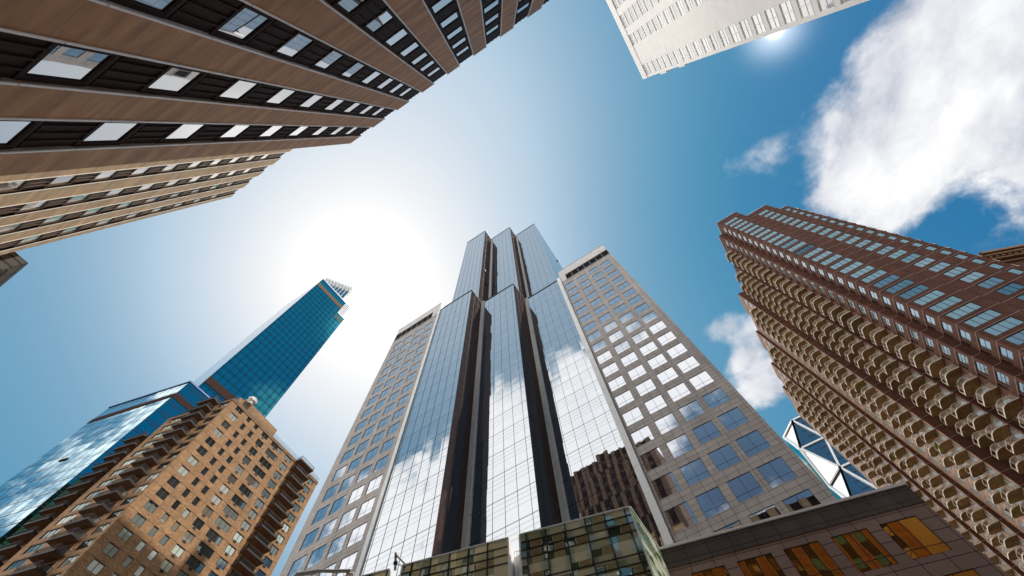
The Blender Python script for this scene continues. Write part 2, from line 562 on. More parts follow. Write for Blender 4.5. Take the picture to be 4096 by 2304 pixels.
def place_all(root, items, limit=100, name='window'):
    """items: (kit, F, s, o, z). The ones that show largest become parts of their own, the rest one part."""
    sc_items = []
    for it in items:
        kit, F, s, o, z = it
        p = F.P(s, o, z)
        q = seen(p)
        me = kit.me
        xs = [v.co.x for v in me.vertices]
        zs = [v.co.z for v in me.vertices]
        if q is None or not (-0.03 < q[0] < 1.03 and -0.05 < q[1] < 1.05):
            score = -1.0 / (1 + Vector(p).length)
        else:
            hw = (max(xs) - min(xs)) / 2
            hh = max(zs) - min(zs)
            a = seen(F.P(s + hw / F.u, o, z))
            b = seen(F.P(s, o, z + max(hh, 0.5) / F.u))
            if a and b:
                score = abs((a[0] - q[0]) * (b[1] - q[1]) - (a[1] - q[1]) * (b[0] - q[0]))
            else:
                score = 0
        sc_items.append((score, it))
    sc_items.sort(key=lambda t: -t[0])
    org = root.location
    for score, (kit, F, s, o, z) in sc_items[:limit]:
        p = F.P(s, o, z)
        ob = bpy.data.objects.new(kit.name, kit.me)
        COL.objects.link(ob)
        ob.parent = root
        ob.location = (p[0] - org[0], p[1] - org[1], p[2] + ZC - org[2])
        ob.rotation_euler = (0, 0, F.ang)
        for sn, sm in kit.subs:
            c = bpy.data.objects.new(sn, sm)
            COL.objects.link(c)
            c.parent = ob
    rest = sc_items[limit:]
    if rest:
        mats = []
        V, Fc, MI, UV = [], [], [], []
        for score, (kit, F, s, o, z) in rest:
            p = F.P(s, o, z)
            R = Matrix.Translation((p[0] - org[0], p[1] - org[1], p[2] + ZC - org[2])) @ Matrix.Rotation(F.ang, 4, 'Z')
            for me in [kit.me] + [m for _, m in kit.subs]:
                b = len(V)
                V += [R @ v.co for v in me.vertices]
                ul = me.uv_layers[0].data
                mm = []
                for m in me.materials:
                    if m not in mats:
                        mats.append(m)
                    mm.append(mats.index(m))
                for pl in me.polygons:
                    Fc.append([b + i for i in pl.vertices])
                    MI.append(mm[pl.material_index])
                    UV += [tuple(ul[i].uv) for i in pl.loop_indices]
        me = bpy.data.meshes.new(name)
        me.from_pydata(V, [], Fc)
        ul = me.uv_layers.new(name='uv')
        ul.data.foreach_set('uv', [c for u in UV for c in u])
        for m in mats:
            me.materials.append(m)
        me.polygons.foreach_set('material_index', MI)
        ob = bpy.data.objects.new(name, me)
        COL.objects.link(ob)
        ob.parent = root
        ob['kind'] = 'stuff'


def body(F, a0, a1, depth, z0, z1, o=0.0):
    """back, sides and top behind a facade sheet"""
    mb = MB()
    mb.sq(F, a0, o, -depth, z0, z1)
    mb.sq(F, a1, o, -depth, z0, z1)
    mb.fq(F, a0, a1, z0, z1, -depth)
    mb.hq(F, a0, a1, o, -depth, z1)
    return mb


GZ = -ZC


# ------------------------------------------------------------------ striped limestone office buildings
def stone_building(F, name, label, H, length, strips, w, zb, rows, pitch, hwin, depth, stone, bronze, trim, gl, ribs=3, recess=0.10):
    root = thing(name, label, 'office building', F.P(0, 0, 0))
    edges = [0.0]
    for s in strips:
        edges += [s, s + w]
    edges.append(length)
    for i in range(0, len(edges), 2):
        mb = MB()
        mb.box(F, edges[i], edges[i + 1], -0.55, 0, GZ, H)
        mb.build('pier', stone, root)
    mb = MB()
    mb.box(F, 0, length, -depth, -0.55, GZ, H - 0.25)
    mb.build('wall', stone, root)
    items = []
    kit = window_kit(w - 0.26, hwin, 1, 1, bronze, gl, fw=0.07, fd=recess * 0.5)
    rc = recess
    for s in strips:
        mb = MB()
        zt = [zb + pitch * k for k in rows]
        prev = GZ
        for z in zt + [None]:
            z1 = H - 0.3 if z is None else z
            mb.fq(F, s, s + w, prev, z1, -rc)
            if prev > GZ:
                mb.box(F, s + 0.02, s + w - 0.02, -rc, -rc * 0.55, prev, prev + 0.13)
                mb.box(F, s + 0.06, s + w - 0.06, -rc, -rc * 0.7, prev + 0.24, prev + 0.28)
            for r in range(ribs):
                a = s + w * (r + 1) / (ribs + 1)
                mb.box(F, a - 0.03, a + 0.03, -rc, -rc * 0.5, prev + (0.16 if prev > GZ else 0), z1 - 0.05)
            if z is not None:
                mb.box(F, s + 0.02, s + w - 0.02, -rc, -rc * 0.6, z - 0.09, z)
                mb.box(F, s, s + 0.13, -rc * 1.3, -rc * 0.6, z, z + hwin)
                mb.box(F, s + w - 0.13, s + w, -rc * 1.3, -rc * 0.6, z, z + hwin)
                prev = z + hwin
        mb.hq(F, s, s + w, -0.55, -rc, H - 0.3)
        mb.build('spandrel_panel', bronze, root)
        t = MB()
        for a in (s - 0.075, s + w):
            zz = GZ
            k = 0
            zs = [GZ] + [z - 0.02 for z in zt] + [H - 0.02]
            for q0, q1 in zip(zs, zs[1:]):
                t.box(F, a, a + 0.075, -0.5, 0.035, q0 + 0.035, q1)
        t.build('pier_trim', trim, root)
        for z in zt:
            items.append((kit, F, s + w / 2, -rc * 1.15, z))
    place_all(root, items)
    mb = MB()
    mb.box(F, 0, length, -depth, -0.57, H - 0.25, H + 0.05)
    mb.build('roof', bronze, root)
    return root


F_T = Fac((-13.25, -7.11), (10.66, -6.48))
stone_building(F_T, 'stone_office_building', 'dark tan stone tower with ribbed bronze window strips, nearest the viewer', 45.0, 54.0,
               [1.40 + 3.05 * k for k in range(17)], 1.57, 14.63, list(range(-3, 8)), 3.56, 1.58, 14.0, M['stone'], M['bronze'], M['trim'], G['stone'])
F_T2 = Fac((-40.5, -14.7), (-10.0, -14.7))
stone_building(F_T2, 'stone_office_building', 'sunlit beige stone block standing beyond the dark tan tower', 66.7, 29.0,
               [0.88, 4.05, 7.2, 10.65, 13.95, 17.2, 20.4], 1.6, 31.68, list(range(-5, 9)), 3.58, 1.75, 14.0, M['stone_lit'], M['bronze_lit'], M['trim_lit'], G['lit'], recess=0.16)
# taller block behind, seen mirrored in the glass tower
F_T3 = Fac((-43.0, -31.0), (-12.4, -31.0))
rb = stone_building(F_T3, 'stone_office_building', 'brown striped stone tower mirrored in the right glass bay', 112.0, 30.6,
                    [1.6 + 3.2 * k for k in range(9)], 1.7, 60.0, list(range(-14, 14)), 3.6, 1.7, 16.0, M['stone_dark'], M['bronze'], M['bronze_lit'], G['return'], ribs=2)

F_T4 = Fac((-6.0, -31.0), (46.0, -31.0))
stone_building(F_T4, 'stone_office_building', 'golden stone building mirrored in the amber windows of the low annex', 72.0, 52.0,
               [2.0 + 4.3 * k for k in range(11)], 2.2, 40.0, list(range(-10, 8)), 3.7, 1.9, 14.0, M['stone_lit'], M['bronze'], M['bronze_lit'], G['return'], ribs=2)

# ------------------------------------------------------------------ dark banded block at the left edge
r = thing('banded_building', 'dark banded block poking out behind the sunlit beige block', 'building', (-60, -20, 0))
mb = MB()
mb.prism([(-45.6, -15.1), (-45.6, -40), (-95, -40), (-95, -15.1)], GZ, 40.0)
mb.build('wall', M['dark_stone'], r)
mb = MB()
Fd = Fac((-95, -15.1), (-45.6, -15.1))
for k in range(14):
    z = 38.6 - k * 2.2
    mb.box(Fd, 0.5, Fd.L - 0.1, 0, 0.06, z - 0.25, z)
mb.build('floor_ledge', M['tan_band'], r)
mb = MB()
mb.prism([(-45.6, -15.1), (-45.6, -40), (-95, -40), (-95, -15.1)], 40.0, 40.15)
mb.build('roof', M['dark_metal'], r)

# ------------------------------------------------------------------ white brick tower
F_W = Fac((50.2, 13.75), (50.2, -46.0))
r = thing('white_brick_tower', 'white brick high-rise with paired sash windows, sun behind its edge', 'apartment building', (60, -16, 0))
HW = 150.3
cols = [(0.67, 4.2), (10.55, 13.9), (15.95, 20.05), (22.0, 25.1), (31.0, 34.4), (37.5, 41.0), (43.5, 47.0)]
holes = []
items = []
kits = {}
for (a, b) in cols:
    kits[a] = window_kit(b - a, 2.75, 4 if a == 15.95 else 2, 2, M['white_paint'], G['white'], fw=0.09, mw=0.09, fd=0.1, hz=[1.3], sill=0.24)
    for k in range(-23, 12):
        z = 99.6 + 3.98 * k
        if z < 12:
            continue
        holes.append((a, b, z, z + 2.75))
        items.append((kits[a], F_W, (a + b) / 2, -0.19, z))
mb = MB()
mb.wall(F_W, 0, F_W.L, GZ, 146.1, holes, 0.2)
mb.build('wall', M['white_brick'], r)
mb = body(F_W, 0, F_W.L, 26, GZ, 150.0)
mb.build('side_wall', M['white_brick'], r)
mb = MB()
mb.box(F_W, -0.12, F_W.L, -0.4, 0.22, 146.1, HW)
mb.build('parapet', M['white_brick'], r)
for a0_, o0_, z0_, z1_ in ((-0.55, -1.6, 131.5, 136.2), (-0.42, -1.2, 119.0, 123.0)):
    mb = MB()
    mb.box(F_W, a0_, -0.003, o0_, -0.2, z0_, z1_)
    mb.build('edge_bracket', M['white_brick'], r)
place_all(r, items)

# ------------------------------------------------------------------ glass tower with granite wings
r = thing('glass_tower', 'stepped mirror-glass skyscraper between two granite wings', 'skyscraper', (-22, 55, 0))
WIN = window_kit(2.47, 2.47, 2, 1, M['dark_metal'], G['wing'], fw=0.03, mw=0.035, fd=0.03, hz=[0.70])
items = []


def granite_wing(F, cols, louver, HR, zl0, zl1, side):
    holes = []
    for a in cols:
        for k in range(-7, 18):
            z = 27.36 + 3.795 * k
            if z + 2.47 > zl0 - 1.0 or z < 1:
                continue
            holes.append((a, a + 2.47, z, z + 2.47))
            items.append((WIN, F, a + 1.235, -0.085, z))
    mb = MB()
    mb.wall(F, 0, F.L, GZ, zl0, holes, 0.10)
    dep = 36
    mb.sq(F, 0, 0, -dep, GZ, zl0)
    mb.sq(F, F.L, 0, -dep, GZ, zl0)
    mb.fq(F, 0, F.L, GZ, HR, -dep)
    w = mb.build('granite_wing', M['granite'], r)
    mb = MB()
    mb.wall(F, 0, F.L, zl0, HR, [(louver[0], louver[1], zl0 + 0.02, zl1)], 0.9)
    mb.sq(F, 0, 0, -dep, zl0, HR)
    mb.sq(F, F.L, 0, -dep, zl0, HR)
    mb.hq(F, 0, F.L, 0, -dep, HR)
    mb.build('wing_parapet', M['granite_top'], r)
    mb = MB()
    mb.fq(F, louver[0], louver[1], zl0, zl1, -0.6)
    n = 7
    for i in range(n + 1):
        a = louver[0] + (louver[1] - louver[0]) * i / n
        mb.box(F, a - 0.04, a + 0.04, -0.6, -0.15, zl0 + 0.03, zl1 - 0.01, 1)
    for j in range(12):
        z = zl0 + 0.15 + (zl1 - zl0 - 0.2) * j / 12
        mb.box(F, louver[0], louver[1], -0.6, -0.25, z, z + 0.08)
    mb.build('louver_band', [M['dark_metal'], M['steel']], r)
    mb = MB()
    mb.box(F, -0.06, F.L + 0.06, -0.4, 0.06, HR, HR + 0.14)
    mb.build('roof_trim', M['steel'], r)
    mb = MB()
    mb.box(F, 0, F.L, 0.0, 0.08, zl0 - 0.22, zl0 - 0.04)
    mb.build('ledge_trim', M['steel'], r)


F_R = Fac((-6.2, 39.5), (7.8, 39.5))
F_L = Fac((-53.0, 29.0), (-37.95, 29.0))
granite_wing(F_R, [0.30, 3.70, 7.08, 10.28], (1.5, 13.97), 105.0, 97.2, 100.7, 1)
granite_wing(F_L, [1.76, 5.0, 8.38, 11.66], (0.28, 12.9), 105.0, 97.9, 101.6, -1)
place_all(r, items)


def bay(F, z0, z1, s0, pitch, zref, name='glass_bay', gl='tower'):
    mb = MB()
    mb.fq(F, 0, F.L, z0, z1)
    g = mb.build(name, G[gl], r)
    mu = MB()
    a = s0
    while a < F.L - 0.1:
        mu.box(F, a - 0.017, a + 0.017, 0.004, 0.03, z0, z1)
        a += pitch
    k = math.ceil((z0 - zref) / 3.77)
    while zref + 3.77 * k < z1:
        zz = zref + 3.77 * k
        mu.fq(F, 0, F.L, zz - 0.022, zz + 0.022, 0.035)
        for j in (1, 2, 3):
            if zz - 0.66 * j > z0:
                mu.fq(F, 0, F.L, zz - 0.66 * j - 0.008, zz - 0.66 * j + 0.008, 0.03)
        k += 1
    o = mu.build('mullion_grid', M['dark_metal'], g)
    o.location = (0, 0, 0)
    o.data.transform(Matrix.Translation(-r.location))
    return g


Z2, Z1 = 99.4, 178.0
LB = dict(x0=-37.1, x1=-27.2, y=29.0)
bay(Fac((-37.1, 28.98), (-27.2, 28.98)), GZ, Z2, 0.40, 1.72, 31.5)
bay(Fac((-27.2, 28.98), (-27.2, 33.62)), GZ, Z2, 1.55, 1.55, 31.5, gl='return')
bay(Fac((-26.3, 33.62), (-17.2, 33.62)), GZ, Z2, 1.45, 1.72, 31.5)
bay(Fac((-17.2, 33.62), (-17.2, 39.3)), GZ, Z2, 1.6, 1.6, 31.5, gl='return')
bay(Fac((-16.3, 39.3), (-7.15, 39.3)), GZ, Z2, 1.45, 1.72, 31.5)
bay(Fac((-37.2, 32.1), (-27.35, 32.1)), Z2, Z1, 0.5, 1.72, 31.5)
bay(Fac((-27.35, 32.1), (-27.35, 36.8)), Z2, Z1, 1.55, 1.55, 31.5, gl='return')
bay(Fac((-26.5, 36.8), (-17.35, 36.8)), Z2, Z1, 1.45, 1.72, 31.5)
bay(Fac((-17.35, 36.8), (-17.35, 41.5)), Z2, Z1, 1.55, 1.55, 31.5, gl='return')
bay(Fac((-16.6, 41.5), (-7.5, 41.5)), Z2, Z1, 1.35, 1.72, 31.5)
bay(Fac((-7.5, 41.5), (-7.5, 80.0), flip=True), Z2, Z1, 1.7, 1.72, 31.5)
# roofs, backs and hidden sides
mb = MB()
mb.quad([(-37.1, 28.99, Z2), (-27.2, 28.99, Z2), (-27.2, 33.62, Z2), (-17.2, 33.62, Z2), (-17.2, 39.3, Z2), (-7.1, 39.3, Z2), (-7.1, 80, Z2), (-37.1, 80, Z2)])
mb.quad([(-37.2, 32.1, Z1), (-27.35, 32.1, Z1), (-27.35, 36.8, Z1), (-17.35, 36.8, Z1), (-17.35, 41.5, Z1), (-7.5, 41.5, Z1), (-7.5, 80, Z1), (-37.2, 80, Z1)])
mb.quad([(-37.2, 80, GZ), (-7.1, 80, GZ), (-7.1, 80, Z1), (-37.2, 80, Z1)])
mb.quad([(-37.2, 32.1, Z2), (-37.2, 80, Z2), (-37.2, 80, Z1), (-37.2, 32.1, Z1)])
mb.build('roof', M['dark_metal'], r)
# unseen roof blocks, added to dapple the shadow on the brick block
rp = random.Random(11)
for k in range(22):
    x = rp.uniform(-34, -12)
    y = rp.uniform(48, 76)
    wv, hv = rp.uniform(2, 4.5), rp.uniform(6, 20)
    mb = MB()
    mb.prism([(x, y), (x + wv, y), (x + wv, y + wv * 0.8), (x, y + wv * 0.8)], Z1 + 0.02, Z1 + hv)
    mb.build('shadow_block', M['steel'], r)
# corner fins
mb = MB()
for (x0, x1, y0, y1, z0, z1) in [(-27.14, -26.3, 33.35, 33.95, GZ, Z2 + 0.3), (-17.14, -16.3, 39.02, 39.62, GZ, Z2 + 0.3),
                                 (-27.29, -26.5, 36.55, 37.1, Z2, Z1), (-17.29, -16.6, 41.25, 41.8, Z2, Z1)]:
    mb = MB()
    mb.prism([(x0, y0), (x1, y0), (x1, y1), (x0, y1)], z0, z1)
    mb.build('corner_fin', M['fin'], r)
mb = MB()
for (x0, x1, y0, y1, z0, z1) in [(-7.12, -6.28, 39.12, 39.75, GZ, 100.3), (-37.86, -37.14, 28.8, 29.5, GZ, 104.0)]:
    mb = MB()
    z = z0
    while z < z1:
        mb.prism([(x0, y0), (x1, y0), (x1, y1), (x0, y1)], z, min(z + 3.73, z1))
        z += 3.77
    mb.build('wing_fin', M['white_paint'], r)
# roof copings (thin dark lines along the tiers)
mb = MB()
for (p, q, z) in [((-37.1, 28.95), (-27.15, 28.95), Z2), ((-27.17, 28.95), (-27.17, 33.6), Z2), ((-26.3, 33.58), (-17.15, 33.58), Z2), ((-17.17, 33.6), (-17.17, 39.3), Z2), ((-16.3, 39.26), (-7.1, 39.26), Z2),
                  ((-37.2, 32.06), (-27.3, 32.06), Z1), ((-26.5, 36.76), (-17.3, 36.76), Z1), ((-16.6, 41.46), (-7.45, 41.46), Z1)]:
    mb.bar((*p, z + 0.1), (*q, z + 0.1), 0.16, 0.2)
mb.build('coping', M['dark_metal'], r)
# open vent sashes on the shaft
mb = MB()
for (x, y, z) in [(-27.28, 33.6, 126.0), (-27.28, 35.0, 117.0), (-7.42, 60.0, 172.0), (-7.42, 47.0, 112.0)]:
    mb = MB()
    mb.prism([(x, y), (x + 0.25, y), (x + 0.25, y + 0.5), (x, y + 0.5)], z, z + 1.9)
    mb.build('vent_sash', M['black'], r)

# ------------------------------------------------------------------ granite annex at the street corner
F_A = Fac((-5.28, 26.75), (9.61, 30.53))
r = thing('granite_annex', 'brown granite podium block with amber windows below the right wing', 'building', (2, 34, 0))
holes = []
items = []
kA = window_kit(2.06, 2.07, 2, 1, M['dark_metal'], G['amber'], fw=0.03, mw=0.035, fd=0.03, hz=[0.46])
kB = window_kit(1.25, 2.07, 1, 1, M['dark_metal'], G['amber'], fw=0.03, mw=0.035, fd=0.03, hz=[0.46])
for k in range(6):
    for row in range(5):
        z = 14.1 - row * 3.03
        if z < 0:
            continue
        a = 12.27 - 2.765 * k
        if a < 0.3:
            continue
        holes.append((a, a + 2.06, z, z + 2.07))
        items.append((kA, F_A, a + 1.03, -0.06, z))
mb = MB()
mb.wall(F_A, 0, F_A.L, GZ, 16.73, holes, 0.08)
Fs = Fac((9.61, 30.53), (9.61, 39.3), flip=True)
mb.sq(F_A, 0, 0, -9, GZ, 16.73)
mb.fq(Fs, 0, 8.7, GZ, 16.73)
mb.build('wall', M['granite_dk'], r)
mb = MB()
mb.fq(F_A, -0.02, F_A.L + 0.02, 16.73, 17.9, 0.05)
mb.hq(F_A, -0.02, F_A.L + 0.02, 0.0, 0.05, 16.73)
mb.sq(F_A, -0.02, 0.05, -9, 16.73, 17.9)
mb.fq(Fs, -0.05, 8.7, 16.73, 17.9, 0.05)
mb.build('parapet', M['slate'], r)
mb = MB()
a = -0.05
while a < F_A.L:
    b = min(a + 1.83, F_A.L + 0.1)
    mb.box(F_A, a, b - 0.012, -0.4, 0.14, 17.9, 18.06)
    a = b
mb.box(Fs, 0.0, 8.7, -0.4, 0.14, 17.9, 18.06)
mb.build('coping', M['trim'], r)
mb = MB()
mb.quad([F_A.P(0, -0.1, 17.88), F_A.P(F_A.L, -0.1, 17.88), (9.6, 39.4, 17.88), (-5.3, 39.4, 17.88)])
mb.build('roof', M['dark_metal'], r)
place_all(r, items)

# ------------------------------------------------------------------ green glass podium boxes
GROUP_G = None


def green_box(name, label, F, a0, a1, H, verts, side=None, corner=True):
    rr = thing(name, label, 'building', F.P((a0 + a1) / 2, -2, 0))
    mb = MB()
    mb.fq(F, a0, a1, GZ, H - 0.06)
    if side:
        mb.fq(side, 0, side.L, GZ, H - 0.06)
    mb.build('glazing', G['podium'], rr)
    mu = MB()
    for a in verts:
        mu.box(F, a - 0.035, a + 0.035, 0.003, 0.07, GZ, H - 0.08)
    pat = [0.5, 0.5, 0.5, 1.30]
    z = H - 0.06
    k = 0
    zs = []
    while z > 0:
        z -= pat[k % 4]
        zs.append(z)
        k += 1
    for z in zs:
        mu.box(F, a0, a1, 0.003, 0.045, z - 0.022, z + 0.022)
        if side:
            mu.box(side, 0, side.L, 0.003, 0.04, z - 0.015, z + 0.015)
    if side:
        a = 1.1
        while a < side.L:
            mu.box(side, a - 0.025, a + 0.025, 0.003, 0.05, GZ, H - 0.1)
            a += 1.1
    mu.build('mullion_grid', M['dark_metal'], rr)
    tr = MB()
    a = a0 - 0.06
    while a < a1:
        b = min(a + 1.24, a1 + 0.08)
        tr.box(F, a, b - 0.01, -0.3, 0.09, H - 0.06, H)
        a = b
    if corner:
        z = GZ
        while z < H - 0.1:
            tr.box(F, a1, a1 + 0.10, -0.12, 0.05, z, min(z + 1.32, H - 0.07))
            tr.box(F, a0 - 0.10, a0, -0.3, 0.05, z, min(z + 1.32, H - 0.07))
            z += 1.34
    if side:
        tr.bar((*side.p0, H - 0.03), (*side.p1, H - 0.03), 0.09, 0.07)
    tr.build('white_trim', M['white_paint'], rr)
    rf = MB()
    q = [F.P(a0, -0.05, H - 0.08), F.P(a1, -0.05, H - 0.08), F.P(a1, -6.5, H - 0.08), F.P(a0, -6.5, H - 0.08)]
    rf.quad(q)
    rf.sq(F, a0, -0.02, -6.5, GZ, H - 0.08)
    if not side:
        rf.sq(F, a1 + 0.1, -0.12, -6.5, GZ, H - 0.08)
    rf.fq(F, a0, a1, GZ, H - 0.08, -6.5)
    rf.build('side_wall', M['white_paint'], rr)
    return rr


F_G = Fac((-11.48, 20.4), (-5.14, 22.2))
S_G = Fac((-5.14, 22.2), (-5.27, 26.7), flip=True)
gb = green_box('glass_podium', 'green glass podium box with an open right corner, beside the granite annex', F_G, -0.40, 6.5, 18.0,
               [-0.03, 1.21, 2.46, 3.71, 4.93, 6.2], S_G)
F_GL = Fac((-19.5, 18.2), (-12.6, 20.1))
green_box('glass_podium', 'long low green glass podium box between the roof pole and the railing gap', F_GL, 0.10, 7.08, 18.0,
          [0.73, 2.0, 3.28, 4.55, 5.79])
F_GS = Fac((-26.0, 16.3), (-20.05, 18.02))
green_box('glass_podium', 'small green glass podium end left of the roof pole', F_GS, 0.0, 5.9, 17.95, [0.9, 2.14, 3.38, 4.62, 5.86])
# white panel and railing in the gap and beside the annex
gp = thing('link_wall', 'narrow white panel with a railing between two green glass boxes', 'wall', (-12.2, 20.9, 0))
mb = MB()
mb.box(F_GL, 7.25, 7.9, -1.6, -0.7, GZ, 17.2)
mb.build('panel', M['white_paint'], gp)
mb = MB()
q0, q1 = F_GL.P(7.2, -0.9, 17.65), F_GL.P(7.95, -0.9, 17.65)
mb.bar(q0, q1, 0.04)
for k in range(6):
    a = 7.22 + 0.14 * k
    mb.bar(F_GL.P(a, -0.9, 17.2), F_GL.P(a, -0.9, 17.65), 0.02)
mb.build('railing', M['trim'], gp)
gp = thing('link_wall', 'white panel with a railing wedged against the granite annex', 'wall', (-5.4, 26.2, 0))
mb = MB()
mb.box(F_A, -0.62, -0.06, 0.1, 0.5, GZ, 16.05)
mb.build('panel', M['white_paint'], gp)
mb = MB()
mb.bar(F_A.P(-0.68, 0.4, 16.55), F_A.P(-0.02, 0.4, 16.55), 0.045)
for k in range(6):
    a = -0.66 + 0.125 * k
    mb.bar(F_A.P(a, 0.4, 16.06), F_A.P(a, 0.4, 16.55), 0.022)
mb.build('railing', M['trim'], gp)
# pole on the podium roof
pl = thing('roof_pole', 'slanted metal pole with a strut on the green podium roof', 'pole', (-19.9, 18.3, 0))
mb = MB()
mb.tube([(-20.02, 18.2, 17.9), (-19.85, 17.75, 18.75)], 0.085, 10)
mb.build('mast', M['steel'], pl)
mb = MB()
mb.tube([(-19.87, 17.8, 18.66), (-19.25, 18.2, 18.0)], 0.06, 8)
mb.tube([(-19.95, 18.02, 18.25), (-19.35, 18.28, 17.98)], 0.02, 6)
mb.tube([(-19.97, 18.06, 18.19), (-19.38, 18.3, 17.92)], 0.02, 6)
mb.build('strut', M['steel'], pl)
mb = MB()
mb.tube([(-19.97, 18.06, 18.17), (-19.93, 17.98, 18.33)], 0.13, 10)
mb.bar((-20.15, 18.0, 18.25), (-19.75, 18.05, 18.25), 0.03)
mb.build('collar', M['dark_metal'], pl)
# street lamp arm entering at the bottom edge
lp = thing('street_lamp', 'cream street lamp arm at the bottom edge below the left wing', 'street lamp', (-12.6, 7.2, 0))
mb = MB()
mb.tube([(-12.6, 7.2, GZ), (-12.6, 7.2, 8.4), (-12.45, 7.35, 8.85), (-12.0, 7.75, 9.0)], 0.07, 10)
mb.build('post', M['steel'], lp)
mb = MB()
mb.tube([(-12.02, 7.73, 9.0), (-11.6, 8.1, 9.02), (-11.2, 8.34, 9.0)], 0.055, 10)
mb.build('arm', M['steel'], lp)
mb = MB()
mb.tube([(-11.32, 8.3, 8.92), (-11.12, 8.42, 8.92)], 0.045, 10)
mb.build('lamp_head', M['trim_lit'], lp)

# ------------------------------------------------------------------ rust-brown apartment tower with balconies
r = thing('balcony_tower', 'rust-brown apartment tower covered in stacked rounded balconies', 'apartment building', (60, 105, 0))
FP = 2.92                                   # storey
JT = 61.15                                  # one floor joint
joints = [JT + FP * k for k in range(-21, 27)]
HT = 137.0
F1 = Fac((47.3, 67.0), (54.3, 67.0))
F2 = Fac((54.3, 67.3), (61.1, 67.3))
F3 = Fac((61.1, 67.6), (63.25, 67.6))
items = []
k4 = window_kit(4.35, 1.95, 4, 1, M['dark_metal'], G['rust'], fw=0.07, mw=0.07, fd=0.06)
k3 = window_kit(2.9, 1.95, 3, 1, M['dark_metal'], G['rust'], fw=0.07, mw=0.07, fd=0.06)
k1 = window_kit(1.05, 1.9, 1, 1, M['dark_metal'], G['rust'], fw=0.07, mw=0.07, fd=0.06)


def rust_face(F, holes_at, top, kit_of, name='wall', mat='rust', depth=0.16, L=None):
    holes = []
    for (a, b, h) in holes_at:
        for j in joints:
            z1 = j - 0.16
            if z1 > top - 0.6 or z1 - h < 0:
                continue
            holes.append((a, b, z1 - h, z1))
            if kit_of:
                k = kit_of(a)
                if k:
                    items.append((k, F, (a + b) / 2, -0.14, z1 - h))
    mb = MB()
    mb.wall(F, 0, L or F.L, GZ, top, holes, depth)
    for j in joints:
        if j < top - 0.2:
            mb.box(F, -0.02, (L or F.L) + 0.0, 0.0, 0.035, j - 0.05, j + 0.05, 1)
    mb.build(name, [M[mat], M['band']], r)


rust_face(F1, [(0.85, 5.2, 1.95)], 137.0, lambda a: k4)
rust_face(F2, [(2.2, 5.1, 1.95)], 130.7, lambda a: k3)
rust_face(F3, [(0.45, 1.5, 1.9)], 123.8, lambda a: k1)
# side faces
S1 = Fac((47.3, 67.0), (47.3, 71.6))
T1 = Fac((46.05, 71.6), (47.3, 71.6))
S2 = Fac((46.05, 71.6), (46.05, 77.1))
ks1 = window_kit(2.2, 1.75, 1, 2, M['dark_metal'], G['pale'], fw=0.07, mw=0.06, fd=0.06)
ks2 = window_kit(2.3, 1.8, 1, 3, M['dark_metal'], G['pale'], fw=0.07, mw=0.06, fd=0.06)
rust_face(S1, [(0.95, 3.15, 1.75), (3.55, 4.2, 1.5)], 137.0, lambda a: ks1 if a < 2 else None)
rust_face(S2, [(0.8, 3.1, 1.8), (3.5, 4.15, 1.5)], 137.0, lambda a: ks2 if a < 2 else None)
mb = MB()
mb.fq(LF, -0.32, 0.32, 0, 1.5, 0.0)
for q in range(9):
    mb.box(LF, -0.32, 0.32, 0.0, 0.03, 0.08 + q * 0.16, 0.13 + q * 0.16)
kv = Kit('vent_grille', mb.mesh('vent_grille', M['black'], zc=0))
vents = []
for j in joints:
    for (F, a0) in ((S1, 3.875), (S2, 3.825)):
        if 3 < j < 136:
            vents.append((kv, F, a0, -0.12, j - 1.66))
# stepped plan behind the balconies: (x, y0, y1)
steps = [(46.05, 77.1, 81.0), (47.2, 81.0, 85.1), (46.2, 85.1, 96.4), (43.4, 96.4, 105.5), (44.3, 105.5, 115.2), (43.4, 115.2, 124.0),
         (44.3, 124.0, 132.4), (43.4, 132.4, 140.5), (44.3, 140.5, 146.0), (43.4, 146.0, 151.5), (44.3, 151.5, 163.0)]
kd = window_kit(2.4, 2.15, 2, 1, M['rail'], G['pale'], fw=0.07, mw=0.07, fd=0.06)
kn = window_kit(1.5, 1.6, 1, 2, M['dark_metal'], G['pale'], fw=0.07, mw=0.06, fd=0.06)
for i, (x, y0, y1) in enumerate(steps):
    F = Fac((x, y0), (x, y1))
    w = y1 - y0
    hs = [(0.7, 3.1, 2.15)] + ([(w - 3.9, w - 1.5, 2.15)] if w > 8 else [])
    rust_face(F, hs, HT, lambda a: kd, mat='pink' if x < 45 else 'rust')
allx = [47.3, 46.05] + [s_[0] for s_ in steps]
ally = [67.0, 71.6] + [s_[1] for s_ in steps]
mb = MB()
for i in range(1, len(allx)):
    xa, xb = sorted((allx[i - 1], allx[i]))
    F = Fac((xa, ally[i]), (xb, ally[i]), flip=allx[i] > allx[i - 1])
    mb.fq(F, 0, F.L, GZ, HT)
    if allx[i] < allx[i - 1]:
        for j in joints:
            if j < HT - 0.2:
                mb.box(F, 0, F.L, 0.0, 0.035, j - 0.05, j + 0.05, 1)
mb.build('return_wall', [M['rust'], M['band']], r)
